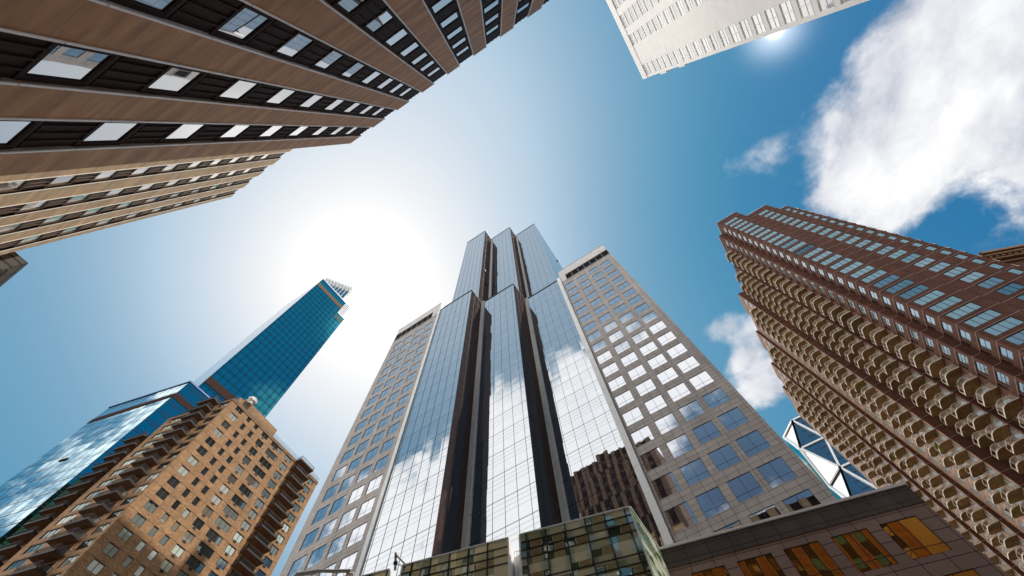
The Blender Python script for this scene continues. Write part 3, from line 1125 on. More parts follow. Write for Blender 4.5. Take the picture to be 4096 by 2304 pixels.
# body and roofs
mb = MB()
for (x0, x1, y0, y1, z) in [(47.32, 54.3, 67.02, 163, 136.9), (54.3, 61.1, 67.32, 163, 130.6), (61.1, 63.2, 67.62, 163, 123.7)]:
    mb.quad([(x0, y0, z), (x1, y0, z), (x1, y1, z), (x0, y1, z)])
mb.quad([(54.3, 67.2, 130), (54.3, 163, 130), (54.3, 163, 137), (54.3, 67.2, 137)])
mb.quad([(61.1, 67.4, 123), (61.1, 163, 123), (61.1, 163, 130.7), (61.1, 67.4, 130.7)])
mb.quad([(63.2, 67.6, GZ), (63.2, 163, GZ), (63.2, 163, 123.8), (63.2, 67.6, 123.8)])
mb.quad([(46.2, 163, GZ), (63.2, 163, GZ), (63.2, 163, 136.9), (46.2, 163, 136.9)])
mb.build('roof', M['rust'], r)
mb = MB()
for a, b, z in [((47.15, 66.9), (54.35, 66.9), 137.0), ((47.2, 66.95), (47.2, 71.6), 137.0), ((45.95, 71.6), (45.95, 77.0), 137.0), ((54.4, 67.2), (61.1, 67.2), 130.7), ((61.1, 67.5), (63.3, 67.5), 123.8)]:
    mb.bar((*a, z + 0.25), (*b, z + 0.25), 0.12, 0.12)
mb.build('roof_rail', M['trim'], r)
place_all(r, items)
place_all(r, vents, 100, 'vent_grille')


def balcony_meshes(L, D, rad=0.85, rr=6):
    """balcony of length L along the wall and depth D, rounded outer corners; own frame: x along, -y outward"""
    pts = [(-L / 2, 0)]
    for k in range(rr + 1):
        t = math.pi / 2 * k / rr
        pts.append((-L / 2 + rad - rad * math.cos(t), -D + rad - rad * math.sin(t)))
    for k in range(rr + 1):
        t = math.pi / 2 * (1 - k / rr)
        pts.append((L / 2 - rad + rad * math.cos(t), -D + rad - rad * math.sin(t)))
    pts.append((L / 2, 0))
    s = MB()
    n = len(pts)
    s.quad([(x, y, 0) for x, y in pts], [(x, y) for x, y in pts], 0)
    s.quad([(x, y, 0.16) for x, y in pts], [(x, y) for x, y in pts], 0)
    for i in range(n - 1):
        a, b = pts[i], pts[i + 1]
        s.quad([(*a, 0), (*b, 0), (*b, 0.16), (*a, 0.16)], None, 1)
    # drip groove lines on the soffit
    s.box(LF, -L / 2 + 0.3, L / 2 - 0.3, D * 0.48, D * 0.48 + 0.03, -0.012, -0.002, 2)
    slab = s.mesh('slab', [M['soffit'], M['rail'], M['brick_dk']], zc=0)
    q = MB()
    inner = [(x * (1 - 0.05 / (L / 2)), y + 0.05 if y < -0.1 else y) for x, y in pts]
    for zz, w in ((1.08, 0.075), (0.27, 0.035)):
        for i in range(n - 1):
            a, b = inner[i], inner[i + 1]
            q.bar((*a, zz), (*b, zz), w, w * 0.8)
    # posts along the front, close pickets round the ends
    m = max(1, int((L - 2 * rad) / 0.95))
    for k in range(m + 1):
        x = -L / 2 + rad + (L - 2 * rad) * k / m
        q.bar((x, -D + 0.05, 0.16), (x, -D + 0.05, 1.06), 0.05)
    for sx in (-1, 1):
        k = 0
        while 0.15 + 0.14 * k < D - rad:
            yy = -(0.15 + 0.14 * k)
            q.bar((sx * (L / 2 - 0.05), yy, 0.16), (sx * (L / 2 - 0.05), yy, 1.06), 0.022)
            k += 1
        for k in range(1, rr + 1):
            i = k if sx < 0 else n - 1 - k
            a = inner[i]
            q.bar((*a, 0.16), (*a, 1.06), 0.022)
    rail = q.mesh('railing', M['rail'], zc=0)
    return slab, rail


SB = {}
bal = []
columns = [(76.1, 79.8, 46.05, 43.55, 133.5), (85.3, 88.6, 46.2, 43.55, 133.5), (90.2, 93.5, 46.2, 43.55, 133.5),
           (96.6, 100.1, 43.4, 41.0, 126), (101.1, 104.4, 43.4, 41.0, 126), (115.4, 118.9, 43.4, 41.0, 126), (119.9, 123.2, 43.4, 41.0, 126),
           (132.6, 136.1, 43.4, 41.0, 127), (137.2, 140.3, 43.4, 41.0, 127), (146.2, 149.4, 43.4, 41.0, 127)]
for (y0, y1, xw, XO, ztop) in columns:
    L = round(y1 - y0, 1)
    D = round(xw - XO, 2)
    if (L, D) not in SB:
        slab, rail = balcony_meshes(L, D)
        SB[(L, D)] = Kit('balcony', slab, [('railing', rail)])
    F = Fac((xw, y0), (xw, y1))
    for k, j in enumerate(joints):
        z = j - FP - 0.1
        if z > ztop or z < 2.0:
            continue
        bal.append((SB[(L, D)], F, (y1 - y0) / 2, 0.0, z))
place_all(r, bal, 100, 'balcony')
# small rounded balconies seen edge-on at the far corner
sl, rl = balcony_meshes(2.2, 1.0, 0.9)
ek = Kit('balcony', sl, [('railing', rl)])
FE = Fac((63.25, 67.7), (63.25, 72.0), flip=True)
ed = []
for j in joints:
    if 8 < j < 121:
        ed.append((ek, FE, 1.3, 0.0, j - 0.1))
place_all(r, ed, 0, 'corner_balcony')
# a trailing plant on one balcony rail
pt = thing('hanging_plant', 'bright green vine trailing from a balcony rail of the rust tower', 'plant', (41.0, 97, 0))
mb = MB()
for k in range(160):
    t = random.random()
    c = Vector((41.0 + random.gauss(0, 0.06), 97.0 + random.gauss(0, 0.05) + 0.5 * t, 62.0 - 1.6 * t))
    a = Vector((random.gauss(0, .09), random.gauss(0, .09), random.gauss(0, .09)))
    b = Vector((random.gauss(0, .09), random.gauss(0, .09), random.gauss(0, .09)))
    mb.quad([c, c + a, c + a + b, c + b])
mb.build('foliage', matte('vine_leaf', (0.16, 0.26, 0.03), 0.5, 3.0), pt)

leaf = matte('balcony_leaf', (0.07, 0.12, 0.025), 0.5, 3.0)
pot = matte('clay_pot', (0.20, 0.09, 0.05), 0.2, 2.0)
pm = MB()
rq = random.Random(5)
for k in range(90):
    c = Vector((rq.gauss(0, .22), rq.gauss(0, .14), 0.62 + abs(rq.gauss(0, .25))))
    a = Vector([rq.gauss(0, .09) for _ in range(3)])
    b = Vector([rq.gauss(0, .09) for _ in range(3)])
    pm.quad([c, c + a, c + a + b, c + b])
leaf_me = pm.mesh('foliage', leaf, zc=0)
pm = MB()
pm.prism([(0.22 * math.cos(t * math.pi / 4), 0.22 * math.sin(t * math.pi / 4)) for t in range(8)], 0.0, 0.5)
pot_me = pm.mesh('pot', pot, zc=0)
for (x, y, k) in [(43.75, 77.0, 20), (43.75, 86.3, 16), (43.75, 92.6, 22), (41.25, 98.4, 14), (41.25, 102.8, 18), (43.75, 78.4, 26), (41.25, 97.6, 9), (41.25, 117.0, 15), (43.75, 87.4, 11), (41.25, 121.4, 12)]:
    e_ = thing('potted_plant', 'leafy potted plant behind a cream balcony rail of the rust tower', 'plant', (x, y, 0), 'potted plants on the balconies')
    e_.location = (x, y, joints[k] - FP - 0.1 + 0.17 + ZC)
    for nm, me_ in (('pot', pot_me), ('foliage', leaf_me)):
        o_ = bpy.data.objects.new(nm, me_)
        COL.objects.link(o_)
        o_.parent = e_

# ------------------------------------------------------------------ ornate building behind at the right edge
r = thing('cornice_building', 'red brick building with gilded cornice at the right edge', 'building', (90, 86, 0))
Fc_ = Fac((72.5, 78.15), (110.0, 93.65))
mb = body(Fc_, 0, Fc_.L, 20, GZ, 80.0)
mb.fq(Fc_, 0, Fc_.L, GZ, 80)
mb.build('wall', M['rust'], r)
mb = MB()
for z, o, h in ((79.2, 1.5, 0.8), (78.4, 1.1, 0.7), (77.3, 0.7, 0.5), (75.8, 0.5, 0.35), (72.0, 0.3, 0.5)):
    mb.box(Fc_, -0.3, Fc_.L, -0.2, o, z, z + h)
k = 0
while k * 1.3 < Fc_.L:
    mb.box(Fc_, k * 1.3, k * 1.3 + 0.4, 0.0, 0.9, 77.8, 78.4)
    k += 1
mb.build('cornice', M['sandstone'], r)
# ------------------------------------------------------------------ diagrid tower
r = thing('diagrid_tower', 'glass tower with white triangular steel lattice seen between wing and balconies', 'skyscraper', (75, 245, 0))
zt, dz, dx = 182.0, 17.25, 12.9
y0 = 220.0
xm, xc = 54.7, 47.3                      # cut corner x, full corner x
yc = 228.7


def nodes(level):
    z = zt - dz * level
    x = xm if level % 2 == 0 else xc
    return z, x


fm = MB()
sm = MB()
cm = MB()
st = MB()


def ln(a, b, w=1.05):
    st.bar(a, b, w, w)


for lv in range(0, 10):
    za, xa = nodes(lv)
    zb, xb = nodes(lv + 1)
    ya = yc if lv % 2 == 0 else y0
    yb = yc if lv % 2 == 1 else y0
    fm.quad([(xb, y0, zb), (xb + 70, y0, zb), (xa + 70, y0, za), (xa, y0, za)], [(xb, zb), (xb + 70, zb), (xa + 70, za), (xa, za)])
    sxa, sxb = (46.6 if lv % 2 == 0 else xc), (46.6 if lv % 2 == 1 else xc)
    sm.quad([(xc - 0.35, yb, zb), (xc - 0.35, yb + 60, zb), (xc - 0.35, ya + 60, za), (xc - 0.35, ya, za)])
    if lv % 2 == 0:
        cm.quad([(xa, y0, za), (xc - 0.4, yc, za), (xc, y0, zb)], [(0, za), (8, za), (4, zb)])
        e = [(xa, y0 - .3, za), (xc - 0.7, yc, za), (xc, y0 - .3, zb)]
    else:
        cm.quad([(xc, y0, za), (xm, y0, zb), (xc - 0.4, yc, zb)], [(4, za), (0, zb), (8, zb)])
        e = [(xc, y0 - .3, za), (xm, y0 - .3, zb), (xc - 0.7, yc, zb)]
    for i in range(3):
        ln(e[i], e[(i + 1) % 3])
    for k in range(0, 5):
        if lv % 2 == 0:
            a = (xa + dx * 1.02 * k, y0 - .3, za)
            b0 = (xc + dx * 1.02 * k + (7.4 - dx * .51) * 0, y0 - .3, zb)
            b1 = (xc + dx * 1.02 * (k + 1), y0 - .3, zb)
        else:
            a = (xc + dx * 1.02 * (k + 1), y0 - .3, za)
            b0 = (xm + dx * 1.02 * k, y0 - .3, zb)
            b1 = (xm + dx * 1.02 * (k + 1), y0 - .3, zb)
        ln(a, b0)
        ln(a, b1)
    ln((xa, y0 - .3, za), (xa + 65, y0 - .3, za), 0.9)
    # side lattice
    for k in range(4):
        yA = ya + k * dx
        ln((xc - 0.7, yA, za), (xc - 0.7, yA + (8.7 if lv % 2 else -8.7) + (0 if lv % 2 else dx * .0), zb), 0.9)
fm.build('front_glazing', G['hex'], r)
sm.build('side_glazing', G['blue'], r)
cm.build('corner_glazing', G['hexm'], r)
st.build('steel_lattice', M['white_steel'], r)
mu = MB()
Fh = Fac((40, y0 - 0.03), (120, y0 - 0.03))
for k in range(40):
    z = zt - 4.31 * k - 4.31
    x0 = 8.0 + 6.7
    mu.fq(Fh, x0, 78, z - 0.16, z + 0.16, 0.02)
for k in range(42):
    a = 15.0 + 1.6 * k
    mu.fq(Fh, a - 0.05, a + 0.05, 10, zt - 0.3, 0.01)
mu.build('mullion_grid', M['black'], r)
mb = MB()
mb.quad([(xm, y0, zt), (120, y0, zt), (120, 290, zt), (xc, 290, zt), (xc, yc, zt)])
mb.quad([(xc, 288, GZ), (120, 288, GZ), (120, 288, zt), (xc, 288, zt)])
mb.quad([(xc + .6, y0 + .4, GZ), (120, y0 + .4, GZ), (120, y0 + .4, 12), (xc + .6, y0 + .4, 12)])
mb.build('roof', M['white_steel'], r)

KU = 1.3
GU = GZ / KU
# ------------------------------------------------------------------ blue glass tower
r = thing('blue_glass_tower', 'tall blue glass tower with lattice crown and a lower wedge block', 'skyscraper', (-145 * KU, 22 * KU, 0))
F_B = Fac((-131.7, 12.2), (-130.9, 36.8), u=KU)
F_BS = Fac((-131.7, 12.2), (-161.0, 12.2), u=KU)
HB = 230.0
mb = MB()
mb.fq(F_B, 0, 19.2, GU, 221.6)
mb.fq(F_B, 19.2, 24.6, GU, 211.6)
mb.fq(F_B, 19.2, 24.6, 214.0, 216.4)
mb.fq(F_B, 0, 19.2, 225.2, HB)
mb.build('front_glazing', G['blue'], r)
mb = MB()
mb.fq(F_BS, 0, F_BS.L, GU, 205)
mb.fq(F_BS, 0, F_BS.L - 2.6, 205, HB)
mb.build('side_glazing', glass('silvered_side_glass', 0.80, (0.97, 0.98, 1.0), (0.3, 0.33, 0.36), (2.5, 3.7), 0.004, 0.002, 0.2), r)
mb = MB()
k = 0
while 0.55 + 2.5 * k < 24.6:
    a = 0.55 + 2.5 * k
    top = 221.6 if a < 19.2 else 211.6
    mb.fq(F_B, a - 0.09, a + 0.09, GU, top, 0.06)
    mb.fq(F_B, a + 0.36, a + 0.44, GU, top, 0.05)
    k += 1
k = 0
while k * 3.72 + 5 < 222:
    z = 5 + 3.72 * k
    a1 = 24.6 if z < 211 else 19.2
    mb.fq(F_B, 0, a1, z - 0.08, z + 0.08, 0.065)
    mb.fq(F_B, 0, a1, z + 0.72, z + 0.80, 0.055)
    k += 1
mb.build('mullion_grid', M['blue_mullion'], r)
mb = MB()
k = 0
while k * 1.86 < 224:
    mb.fq(F_BS, 0, 26, k * 1.86, k * 1.86 + 0.10, 0.05)
    k += 1
mb.build('side_mullion_grid', M['steel'], r)
mb = MB()
mb.fq(F_B, 0, 19.2, 221.6, 225.2, 0.0)
mb.fq(F_B, 19.2, 24.6, 211.6, 214.0, 0.0)
mb.build('tan_band', M['tan_band'], r)
mb = MB()
mb.fq(F_B, 0, 24.6, 125.0, 128.4, 0.12)
mb.build('brown_band', M['brown_band'], r)
mb = MB()
mb.fq(F_B, 0, 5.0, 115.2, 120.0, 0.14)
mb.build('grey_panel', M['grey_panel'], r)
mb = MB()
mb.box(F_B, -0.1, 19.3, -0.3, 0.25, HB, HB + 0.8)
mb.build('roof_edge', M['blue_trim'], r)
mb = MB()
mb.box(F_B, 19.31, 24.7, -0.3, 0.25, 216.4, 217.1)
mb.build('roof_edge', M['blue_trim'], r)
mb = MB()
mb.fq(F_B, 0, 19.2, GU, HB, -28)
mb.sq(F_B, 24.6, 0, -28, GU, 216.4)
mb.sq(F_B, 19.2, 0, -28, 216.4, HB)
mb.hq(F_B, 0, 19.2, 0, -28, HB)
mb.hq(F_B, 19.2, 24.6, 0, -28, 216.4)
mb.fq(F_BS, F_BS.L - 0.1, F_BS.L, GU, 205)
mb.build('side_wall', M['white_paint'], r)
# crown
Fk = Fac((-140.5, 14.2), (-131.5, 28.5), u=KU)
cr = MB()
pn = MB()
n = 8
for i in range(n + 1):
    a = Fk.L * i / n
    cr.bar(Fk.P(a, 0, 229), Fk.P(a, 0, 250), 0.4)
    cr.bar(Fk.P(a, -3.5, 240), Fk.P(a, -3.5, 249.5), 0.38)
    cr.bar(Fk.P(a, 0, 249.5), Fk.P(a, -3.5, 249.5), 0.32)
for z in (244.2, 245.6, 247.0, 248.4, 250.0):
    cr.bar(Fk.P(0, 0, z), Fk.P(Fk.L, 0, z), 0.38)
    cr.bar(Fk.P(0, -3.5, z), Fk.P(Fk.L, -3.5, z), 0.3)
pn.fq(Fk, 0.3, Fk.L - 0.3, 231, 243.6, -0.4)
Fk2 = Fac((-131.5, 28.5), (-143, 31.0), u=KU)
for i in range(5):
    a = Fk2.L * i / 4
    cr.bar(Fk2.P(a, 0, 229), Fk2.P(a, 0, 250), 0.38)
for z in (234, 238, 242, 245.6, 248, 250):
    cr.bar(Fk2.P(0, 0, z), Fk2.P(Fk2.L, 0, z), 0.32)
cr.build('crown_lattice', M['crown'], r)
pn.build('crown_screen', G['hex'], r)
mb = MB()
mb.prism([(x * KU, y * KU) for x, y in ((-137, 31.2), (-134, 31.0), (-134, 35.8), (-137, 36))], 216 * KU, 236 * KU)
mb.build('louver_box', bricky('striped_louver', (0.75, 0.77, 0.8), (0.7, 0.72, 0.75), (0.12, 0.12, 0.13), 40, 2.2, 0.4, off=0.0, blotch=0.03), r)
# lower wedge block
A_ = (-115.0, 8.15)
B_ = (-141.7, 0.95)
C_ = (-115.2, 34.0)
F_LB = Fac(A_, B_, u=KU)
F_LS = Fac(A_, C_, u=KU)
HL = 105.8
glb = glass('pale_blue_block_glass', 0.50, (0.72, 0.92, 1.0), (0.005, 0.03, 0.05), (2.6, 3.72), 0.008, 0.005, 0.2)
mb = MB()
mb.fq(F_LB, 0, F_LB.L, GU, HL)
mb.build('block_glazing', glb, r)
mb = MB()
mb.fq(F_LS, 0, F_LS.L, GU, HL)
mb.build('block_side_glazing', G['blue'], r)
mb = MB()
for F in (F_LB, F_LS):
    k = 0
    while k * 2.6 < F.L:
        mb.fq(F, k * 2.6 - 0.05, k * 2.6 + 0.05, GU, HL, 0.04)
        k += 1
    k = 0
    while k * 3.72 < HL:
        mb.fq(F, 0, F.L, k * 3.72 - 0.06, k * 3.72 + 0.06, 0.05)
        mb.fq(F, 0, F.L, k * 3.72 + 0.8, k * 3.72 + 0.87, 0.045)
        k += 1
mb.build('block_mullion_grid', M['brown_band'], r)
mb = MB()
mb.fq(F_LB, 0, F_LB.L, 98.6, 100.6, 0.1)
mb.fq(F_LS, 0, F_LS.L, 98.6, 100.6, 0.1)
mb.build('brown_band', M['brown_band'], r)
mb = MB()
mb.box(F_LB, -0.2, F_LB.L, -0.3, 0.2, HL, HL + 0.5)
mb.box(F_LS, -0.2, F_LS.L, -0.3, 0.2, HL, HL + 0.5)
mb.build('roof_edge', M['blue_trim'], r)
mb = MB()
mb.quad([(x * KU, y * KU, z * KU) for x, y, z in ((*A_, HL), (*C_, HL), (-131, 34, HL), (-150, 26, HL), (*B_, HL))])
mb.quad([(x * KU, y * KU, z * KU) for x, y, z in ((*B_, GU), (-150, 26, GU), (-150, 26, HL), (*B_, HL))])
mb.build('roof', M['steel'], r)
mb = MB()
for a, z in ((13.0, 80.0), (19.0, 62.0)):
    mb = MB()
    mb.box(F_LB, a, a + 2.2, 0.03, 0.25, z, z + 0.5)
    mb.build('vent_sash', M['black'], r)

KB = 1.17
GB = GZ / KB
# ------------------------------------------------------------------ tan brick apartment block
r = thing('brick_apartment_block', 'tan mottled brick apartment block with dark balconies', 'apartment building', (-103 * KB, 32 * KB, 0))
LB_ = Local(KB)
F_BA = Fac((-91.5, 16.5), (-93.9, 49.4), u=KB)
F_BB = Fac((-91.5, 16.5), (-109.99, 11.51), u=KB)
LA = 33.0
HR = 88.9
jt = [85.78 - 2.855 * k for k in range(-1, 30)]
acols = [(1.82, 3.95, 2), (5.75, 6.88, 1), (8.43, 9.62, 1), (11.35, 13.42, 2), (14.95, 18.65, 3), (20.3, 22.55, 2), (29.5, 31.8, 2)]
kit2 = window_kit(2.13, 1.68, 2, 1, M['dark_metal'], G['brick'], fw=0.09, mw=0.10, fd=0.07, LF=LB_)
kit1 = window_kit(1.15, 1.68, 1, 1, M['dark_metal'], G['brick'], fw=0.09, mw=0.08, fd=0.07, LF=LB_)
kit3 = window_kit(3.7, 1.72, 3, 1, M['dark_metal'], G['brick'], fw=0.09, mw=0.10, fd=0.07, LF=LB_)
kitb = window_kit(2.6, 1.75, 2, 1, M['dark_metal'], G['brick'], fw=0.09, mw=0.10, fd=0.07, LF=LB_)
kitc = window_kit(3.6, 1.75, 3, 1, M['dark_metal'], G['brick'], fw=0.09, mw=0.10, fd=0.07, LF=LB_)
kd2 = window_kit(3.0, 2.2, 2, 1, M['dark_metal'], G['brick'], fw=0.09, mw=0.10, fd=0.07, LF=LB_)
items = []
holes = []
q_ = MB()
q_.box(LB_, -0.375, 0.375, 0.0, 0.06, 0, 0.37)
for q in range(5):
    q_.box(LB_, -0.315 + q * 0.14, -0.275 + q * 0.14, 0.061, 0.1, 0.02, 0.35)
kac = Kit('air_conditioner', q_.mesh('air_conditioner', M['dark_metal'], zc=0))
acs = []
for j in jt[1:]:
    z0 = j + 1.10
    if z0 < 3:
        continue
    for a, b, n in acols:
        h = 1.68 if n != 3 else 1.72
        holes.append((a, b, z0, z0 + h))
        kt = {1: kit1, 2: kit2, 3: kit3}[n]
        w = {1: 1.15, 2: 2.13, 3: 3.7}[n]
        items.append((kt, F_BA, (a + b) / 2, -0.13, z0))
        if n == 2 and a > 5 or n == 3:
            s0 = a + (0.5 if n == 2 else 1.1)
            acs.append((kac, F_BA, s0 + 0.375, 0.0, z0 - 0.42))
    holes.append((24.2, 28.6, j + 0.15, j + 2.45))
mb = MB()
mb.wall(F_BA, 0, LA, GB, HR - 0.7, holes, 0.18)
mb.build('wall', M['brick'], r)
place_all(r, acs, 100, 'air_conditioner')
holes = []
for j in jt[1:]:
    z0 = j + 0.85
    if z0 < 3:
        continue
    holes.append((0.75, 3.35, z0, z0 + 1.75))
    items.append((kitb, F_BB, 2.05, -0.16, z0))
    holes.append((13.7, 17.3, z0, z0 + 1.75))
    items.append((kitc, F_BB, 15.5, -0.16, z0))
    holes.append((5.0, 8.0, j + 0.25, j + 2.45))
    items.append((kd2, F_BB, 6.5, -0.16, j + 0.25))
mb = MB()
mb.wall(F_BB, 0, 19.2, GB, HR - 0.7, holes, 0.2)
mb.build('wall', M['brick'], r)
# recessed door wall behind the right-hand balconies
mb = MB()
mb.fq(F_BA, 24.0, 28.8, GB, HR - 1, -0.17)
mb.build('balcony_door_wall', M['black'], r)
# floor joints
mb = MB()
for j in jt[1:]:
    mb.box(F_BA, -0.02, LA, 0.0, 0.02, j - 0.045, j + 0.03)
    mb.box(F_BB, -0.02, 19.2, 0.0, 0.02, j - 0.045, j + 0.03)
mb.build('floor_joint', M['brick_dk'], r)
# fascia
mb = MB()
mb.box(F_BA, -0.1, LA + 0.1, -0.5, 0.10, HR - 0.7, HR + 0.25)
mb.box(F_BB, 0.12, 19.3, -0.5, 0.10, HR - 0.7, HR + 0.25)
mb.build('roof_fascia', M['brick_dk'], r)
# body
mb = MB()
mb.sq(F_BA, LA, 0, -18, GB, HR)
mb.fq(F_BB, 0, 26, GB, HR - 1, -32)
mb.quad([F_BA.P(0, 0, HR - .3), F_BA.P(LA, 0, HR - .3), F_BA.P(LA, -18, HR - .3), F_BB.P(19.2, 0, HR - .3)])
mb.sq(F_BB, 19.2, 0, -3, GB, HR)
mb.build('roof', M['brick_dk'], r)
# rear wing behind the second balcony stack
mb = MB()
mb.box(F_BB, 19.21, 27.0, -30, -1.5, GB, 84.0)
mb.build('rear_wing', M['brick'], r)
# rooftop rooms
mb = MB()
mb.box(F_BA, 3.2, 15.5, -9, -3.0, HR - 0.3, 94.6)
mb.build('roof_room', M['brick'], r)
mb = MB()
mb.box(F_BA, 1.6, 3.19, -5.5, -2.4, HR - 0.3, 93.0)
mb.build('stair_head', M['brick'], r)
mb = MB()
for F, a0, a1 in ((F_BA, 0.1, LA), (F_BB, 0.1, 19.2)):
    for zz in (0.55, 1.15):
        mb.bar(F.P(a0, -0.1, HR + 0.25 + zz), F.P(a1, -0.1, HR + 0.25 + zz), 0.05)
    a = a0
    while a <= a1:
        mb.bar(F.P(a, -0.1, HR + 0.25), F.P(a, -0.1, HR + 1.4), 0.035)
        a += 0.28
mb.build('roof_railing', M['dark_metal'], r)


def box_balcony(L, D):
    s = MB()
    s.box(LB_, -L / 2, L / 2, 0.0, D, 0, 0.22)
    s.box(LB_, -L / 2, L / 2, D, D + 0.08, -0.06, 0.30, 1)
    s.box(LB_, -L / 2 - 0.08, -L / 2, 0.0, D + 0.08, -0.06, 0.30, 1)
    s.box(LB_, L / 2, L / 2 + 0.08, 0.0, D + 0.08, -0.06, 0.30, 1)
    for x in (-L / 6, L / 6):
        s.box(LB_, x - 0.012, x + 0.012, 0.05, D - 0.05, -0.006, -0.001, 1)
    slab = s.mesh('slab', [M['brick_dk'], M['dark_metal']], zc=0)
    q = MB()
    for zz, w in ((1.2, 0.07), (0.36, 0.04)):
        q.bar(LB_.P(-L / 2, D, zz), LB_.P(L / 2, D, zz), w)
        q.bar(LB_.P(-L / 2, 0, zz), LB_.P(-L / 2, D, zz), w)
        q.bar(LB_.P(L / 2, 0, zz), LB_.P(L / 2, D, zz), w)
    k = 0
    while 0.15 * k <= L:
        q.bar(LB_.P(-L / 2 + 0.15 * k, D, 0.3), LB_.P(-L / 2 + 0.15 * k, D, 1.2), 0.034)
        k += 1
    k = 0
    while 0.15 * k <= D:
        for x in (-L / 2, L / 2):
            q.bar(LB_.P(x, 0.15 * k, 0.3), LB_.P(x, 0.15 * k, 1.2), 0.034)
        k += 1
    return Kit('balcony', slab, [('railing', q.mesh('railing', M['dark_metal'], zc=0))])


bk1 = box_balcony(5.0, 1.9)
bk2 = box_balcony(4.9, 2.0)
bk3 = box_balcony(5.6, 2.2)
bal = []
for i, j in enumerate(jt):
    if j < 3:
        continue
    bal.append((bk1, F_BA, 26.3, 0.0, j - 0.1))
    bal.append((bk2, F_BB, 6.7, 0.0, j - 0.1))
    if j < 83:
        bal.append((bk3, F_BB, 22.9, -1.5, j - 0.1))
place_all(r, items)
place_all(r, bal, 100, 'balcony')
# solid dome added in place of a shape reflected in the blue tower
d = thing('reflection_dome', 'white dome shape standing in for a reflection in the blue tower glass', 'dome', (-95 * KB, 20.5 * KB, 0))
mb = MB()
c = Vector((-93.6, 20.6, 94.3)) * KB
rnd = random.Random(3)
bump = [[rnd.uniform(0.82, 1.12) for k in range(16)] for i in range(9)]
for i in range(8):
    for k in range(16):
        def sp(i, k):
            k %= 16
            th = math.pi * i / 8
            ph = 2 * math.pi * k / 16
            q = 1.0 * KB * (bump[i][k] if 0 < i < 8 else 1)
            return c + Vector((q * math.sin(th) * math.cos(ph), 1.25 * q * math.sin(th) * math.sin(ph), 1.1 * q * math.cos(th)))
        mb.quad([sp(i, k), sp(i, k + 1), sp(i + 1, k + 1), sp(i + 1, k)])
mb.build('cover', M['dome_white'], d)
mb = MB()
mb.tube([(-93.6 * KB, 20.6 * KB, 92.6 * KB), (-93.6 * KB, 20.6 * KB, 93.7 * KB)], 0.9, 12)
mb.build('base', M['steel'], d)

# ------------------------------------------------------------------ ground
mb = MB()
mb.quad([(-2500, -2500, GZ - 0.16), (2500, -2500, GZ - 0.16), (2500, 2500, GZ - 0.16), (-2500, 2500, GZ - 0.16)], [(-2500, -2500), (2500, -2500), (2500, 2500), (-2500, 2500)])
struct('ground', mb, M['asphalt'])
mb = MB()
mb.quad([(-300, 1, GZ - 0.15), (300, 1, GZ - 0.15), (300, 13, GZ - 0.15), (-300, 13, GZ - 0.15)], [(-300, 1), (300, 1), (300, 13), (-300, 13)])
struct('road', mb, M['asphalt'])
mb = MB()
for k in range(-60, 60):
    x = k * 5.0
    mb.quad([(x, 6.9, GZ - 0.144), (x + 3, 6.9, GZ - 0.144), (x + 3, 7.05, GZ - 0.144), (x, 7.05, GZ - 0.144)])
struct('road_markings', mb, M['paint'])
for y0_, y1_ in ((-6.4, 1.0), (13.0, 16.2)):
    mb = MB()
    mb.prism([(-200, y0_), (9, y0_), (9, y1_), (-200, y1_)], GZ - 0.155, GZ - 0.002)
    struct('pavement', mb, M['paving'])

# ------------------------------------------------------------------ sky
SUN = Vector((0.618, 0.163, 1.0)).normalized()
el = math.asin(SUN.z)
az = math.atan2(SUN.x, SUN.y)
w = bpy.data.worlds.new('World')
sc.world = w
w.use_nodes = True


class WT(NT):
    def __init__(s, tree):
        s.t = tree
        s.t.nodes.clear()


W = WT(w.node_tree)
out = W.n('ShaderNodeOutputWorld')
tc = W.n('ShaderNodeTexCoord')
dirv = W.vec('NORMALIZE', tc.outputs['Generated'])
sk = W.n('ShaderNodeTexSky')
sk.sky_type = 'NISHITA'
sk.sun_disc = False
sk.sun_elevation = el
sk.sun_rotation = az
sk.dust_density = 0.6
sk.ozone_density = 2.0
sep = W.n('ShaderNodeSeparateXYZ')
W.set(sep, 0, dirv)
zz = W.math('MAXIMUM', sep.outputs[2], 0.06)
cx = W.n('ShaderNodeCombineXYZ')
W.set(cx, 0, W.math('DIVIDE', sep.outputs[0], zz))
W.set(cx, 1, W.math('DIVIDE', sep.outputs[1], zz))
g2 = cx.outputs[0]                           # where the direction meets a flat cloud deck


def lobe(axis, sigma_deg):
    a = Vector(axis).normalized()
    d_ = W.vec('DOT_PRODUCT', dirv, tuple(a))
    # exp(-(angle/sigma)^2), angle^2 ~ 2(1-cos)
    k = 2.0 / math.radians(sigma_deg) ** 2
    return W.math('EXPONENT', W.math('MULTIPLY', W.math('SUBTRACT', 1.0, d_), -k))


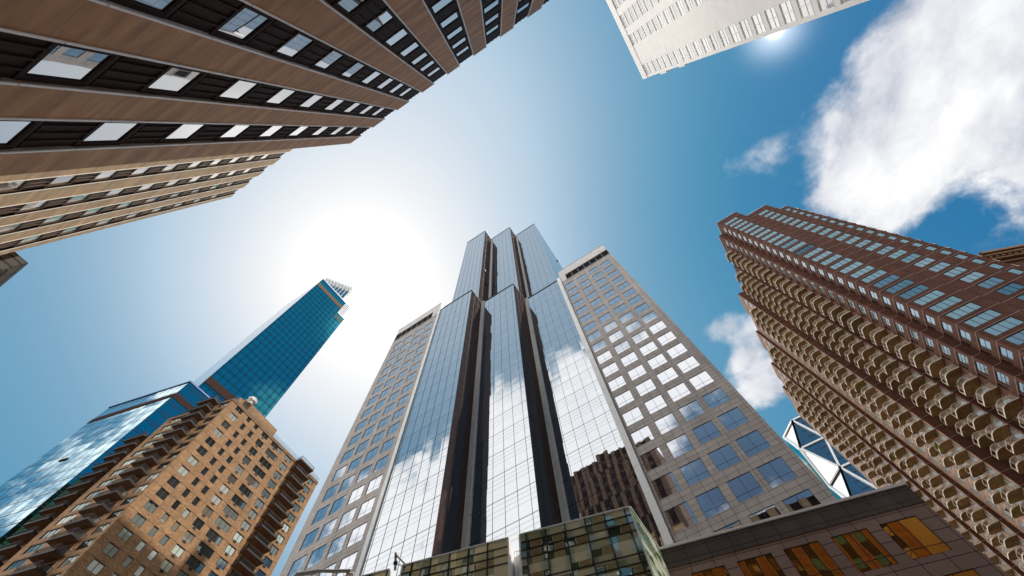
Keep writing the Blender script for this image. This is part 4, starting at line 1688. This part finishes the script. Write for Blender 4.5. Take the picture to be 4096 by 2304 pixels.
haze1 = W.math('MULTIPLY', lobe((-0.483, 0.078, 0.872), 16), 0.74)
haze2 = W.math('MULTIPLY', lobe((-0.16, -0.02, 0.985), 25), 0.50)
haze3 = W.math('MULTIPLY', lobe((-0.43, 0.44, 0.76), 21), 0.66)
lefty = W.math('MULTIPLY', lobe((-0.8, 0.1, 0.5), 40), 0.13)
lowy = W.math('MULTIPLY', lobe((0.15, 0.75, 0.6), 24), 0.12)
north = W.math('MULTIPLY', lobe((-0.1, -0.62, 0.75), 38), 0.33)
hz_ = W.math('ADD', W.math('ADD', haze1, haze2), W.math('ADD', haze3, W.math('ADD', lefty, W.math('ADD', lowy, north))))
stops = [(0.0, (0.004, 0.145, 0.37)), (0.10, (0.050, 0.250, 0.455)), (0.17, (0.110, 0.33, 0.515)), (0.28, (0.22, 0.42, 0.595)), (0.55, (0.515, 0.665, 0.80)), (0.72, (0.66, 0.76, 0.86)), (0.88, (0.80, 0.86, 0.92)), (1.04, (0.93, 0.95, 0.97)), (1.14, (1.02, 1.02, 1.02)), (1.25, (1.5, 1.48, 1.45))]
sky = W.ramp(W.math('DIVIDE', hz_, 1.25), [(p_ / 1.25, c_) for p_, c_ in stops])
navy = W.math('MULTIPLY', lobe((0.05, -0.83, 0.56), 13), 0.85)
sky = W.mix(navy, sky, (0.085, 0.115, 0.20, 1))
sky = W.mix(0.04, sky, W.vec('SCALE', sk.outputs[0], 0.085))
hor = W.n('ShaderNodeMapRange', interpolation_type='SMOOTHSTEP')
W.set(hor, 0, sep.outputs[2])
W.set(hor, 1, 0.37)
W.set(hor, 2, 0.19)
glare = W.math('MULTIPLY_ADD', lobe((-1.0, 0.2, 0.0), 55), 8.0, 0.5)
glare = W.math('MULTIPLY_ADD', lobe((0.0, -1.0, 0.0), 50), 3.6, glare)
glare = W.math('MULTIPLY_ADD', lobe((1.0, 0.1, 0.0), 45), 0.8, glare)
sky = W.mix(hor.outputs[0], sky, W.vec('SCALE', (1.0, 0.93, 0.85), glare))     # bright band below the view, added to light the facades


def blobs(lst):
    """soft union of round patches on the cloud deck: list of (x, y, radius, height)"""
    tot = None
    for (x, y, rad, h) in lst:
        dd = W.vec('LENGTH', W.vec('SUBTRACT', g2, (x, y, 0)))
        e = W.math('EXPONENT', W.math('MULTIPLY', W.math('POWER', W.math('DIVIDE', dd, rad), 2.0), -1.0))
        e = W.math('MULTIPLY', e, h)
        tot = e if tot is None else W.math('ADD', tot, e)
    return tot


warp = W.noise(g2, 2.2, 2, 0.5)
gw = W.vec('ADD', g2, W.vec('SCALE', W.vec('SUBTRACT', warp.outputs['Color'], (.5, .5, .5)), 0.16))
n1 = W.noise(gw, 5.5, 9, 0.60).outputs[0]
n2 = W.noise(gw, 2.4, 5, 0.5).outputs[0]
mask = blobs([(0.78, 0.52, 0.17, 1.0), (0.95, 0.55, 0.20, 1.05), (0.70, 0.62, 0.10, 0.8), (1.12, 0.53, 0.22, 1.0), (1.25, 0.75, 0.25, 0.9), (0.92, 0.35, 0.15, 0.85), (1.02, 0.28, 0.12, 0.6), (1.2, 0.60, 0.2, 1.0), (0.75, 0.72, 0.07, 0.7), (0.68, 0.44, 0.05, 0.4), (0.60, 0.58, 0.06, 0.35),
              (1.15, 0.37, 0.12, 0.7), (0.45, 0.40, 0.07, 0.40), (0.52, 0.39, 0.06, 0.38),
              (0.33, 0.84, 0.075, 0.75), (0.30, 0.98, 0.10, 0.85), (0.24, 0.78, 0.05, 0.7), (0.36, 1.06, 0.08, 0.7), (0.25, 1.06, 0.07, 0.8), (0.26, 0.90, 0.05, 0.7),
              (-0.35, -0.84, 0.20, 1.0), (-0.75, -0.90, 0.24, 1.0), (-1.15, -1.00, 0.28, 1.0), (-0.05, -0.80, 0.17, 1.0), (0.15, -0.83, 0.17, 1.0), (-0.55, -1.15, 0.26, 1.0), (-0.25, -1.0, 0.2, 0.9), (-0.95, -0.74, 0.13, 0.8), (-0.65, -0.76, 0.12, 0.8), (-0.40, -0.70, 0.13, 0.75), (-0.15, -0.70, 0.10, 0.6),
              (0.08, -1.5, 0.14, 0.7), (-1.5, -1.3, 0.3, 0.9), (1.9, 0.5, 0.35, 0.8)])
dens = W.math('ADD', mask, W.math('MULTIPLY', W.math('SUBTRACT', n1, 0.5), 2.1))
cl = W.n('ShaderNodeMapRange', interpolation_type='SMOOTHSTEP')
W.set(cl, 0, dens)
W.set(cl, 1, 0.30)
W.set(cl, 2, 1.05)
cover = cl.outputs[0]
near = W.n('ShaderNodeMapRange', interpolation_type='SMOOTHSTEP')
W.set(near, 0, mask)
W.set(near, 1, 0.08)
W.set(near, 2, 0.3)
cover = W.math('MULTIPLY', cover, near.outputs[0])
shade = W.math('ADD', W.math('MULTIPLY', n2, 0.95), W.math('MULTIPLY', n1, 0.6))
ccol = W.ramp(shade, [(0.58, (0.40, 0.45, 0.55)), (0.72, (0.74, 0.76, 0.82)), (0.90, (1.04, 1.04, 1.04))])
back = W.math('MULTIPLY', W.math('LESS_THAN', sep.outputs[1], -0.2), 0.75)
ccol = W.mix(back, ccol, (1.75, 1.70, 1.66, 1))
sky = W.mix(cover, sky, ccol)
# glow round the sun
aur = W.math('MULTIPLY', lobe(SUN, 0.55), 3.0)
aur2 = W.math('MULTIPLY', lobe(SUN, 2.2), 0.7)
gl = W.math('ADD', aur, aur2)
add = W.n('ShaderNodeMix', data_type='RGBA', blend_type='ADD')
W.set(add, 0, 1.0)
W.set(add, 6, sky)
gc = W.n('ShaderNodeCombineColor')
for i in range(3):
    W.set(gc, i, gl)
W.set(add, 7, gc.outputs[0])
below = W.math('LESS_THAN', sep.outputs[2], 0.0)
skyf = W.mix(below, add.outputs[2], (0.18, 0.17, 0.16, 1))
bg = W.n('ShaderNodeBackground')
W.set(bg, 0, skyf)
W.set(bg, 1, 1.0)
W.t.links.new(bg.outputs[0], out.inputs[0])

ld = bpy.data.lights.new('sun', 'SUN')
ld.energy = 5.0
ld.angle = math.radians(0.6)
ld.color = (1.0, 0.94, 0.84)
lo = bpy.data.objects.new('sun', ld)
COL.objects.link(lo)
lo.rotation_euler = (-SUN).to_track_quat('-Z', 'Y').to_euler()
lo.location = (60, 20, 260)

sc.view_settings.view_transform = 'Standard'
sc.view_settings.look = 'None'
sc.view_settings.exposure = 0
sc.render.engine = 'CYCLES'
sc.cycles.max_bounces = 7
sc.cycles.glossy_bounces = 5
sc.cycles.diffuse_bounces = 3
sc.cycles.caustics_reflective = False
sc.cycles.caustics_refractive = False
sc.cycles.sample_clamp_indirect = 6.0
sc.cycles.use_denoising = True
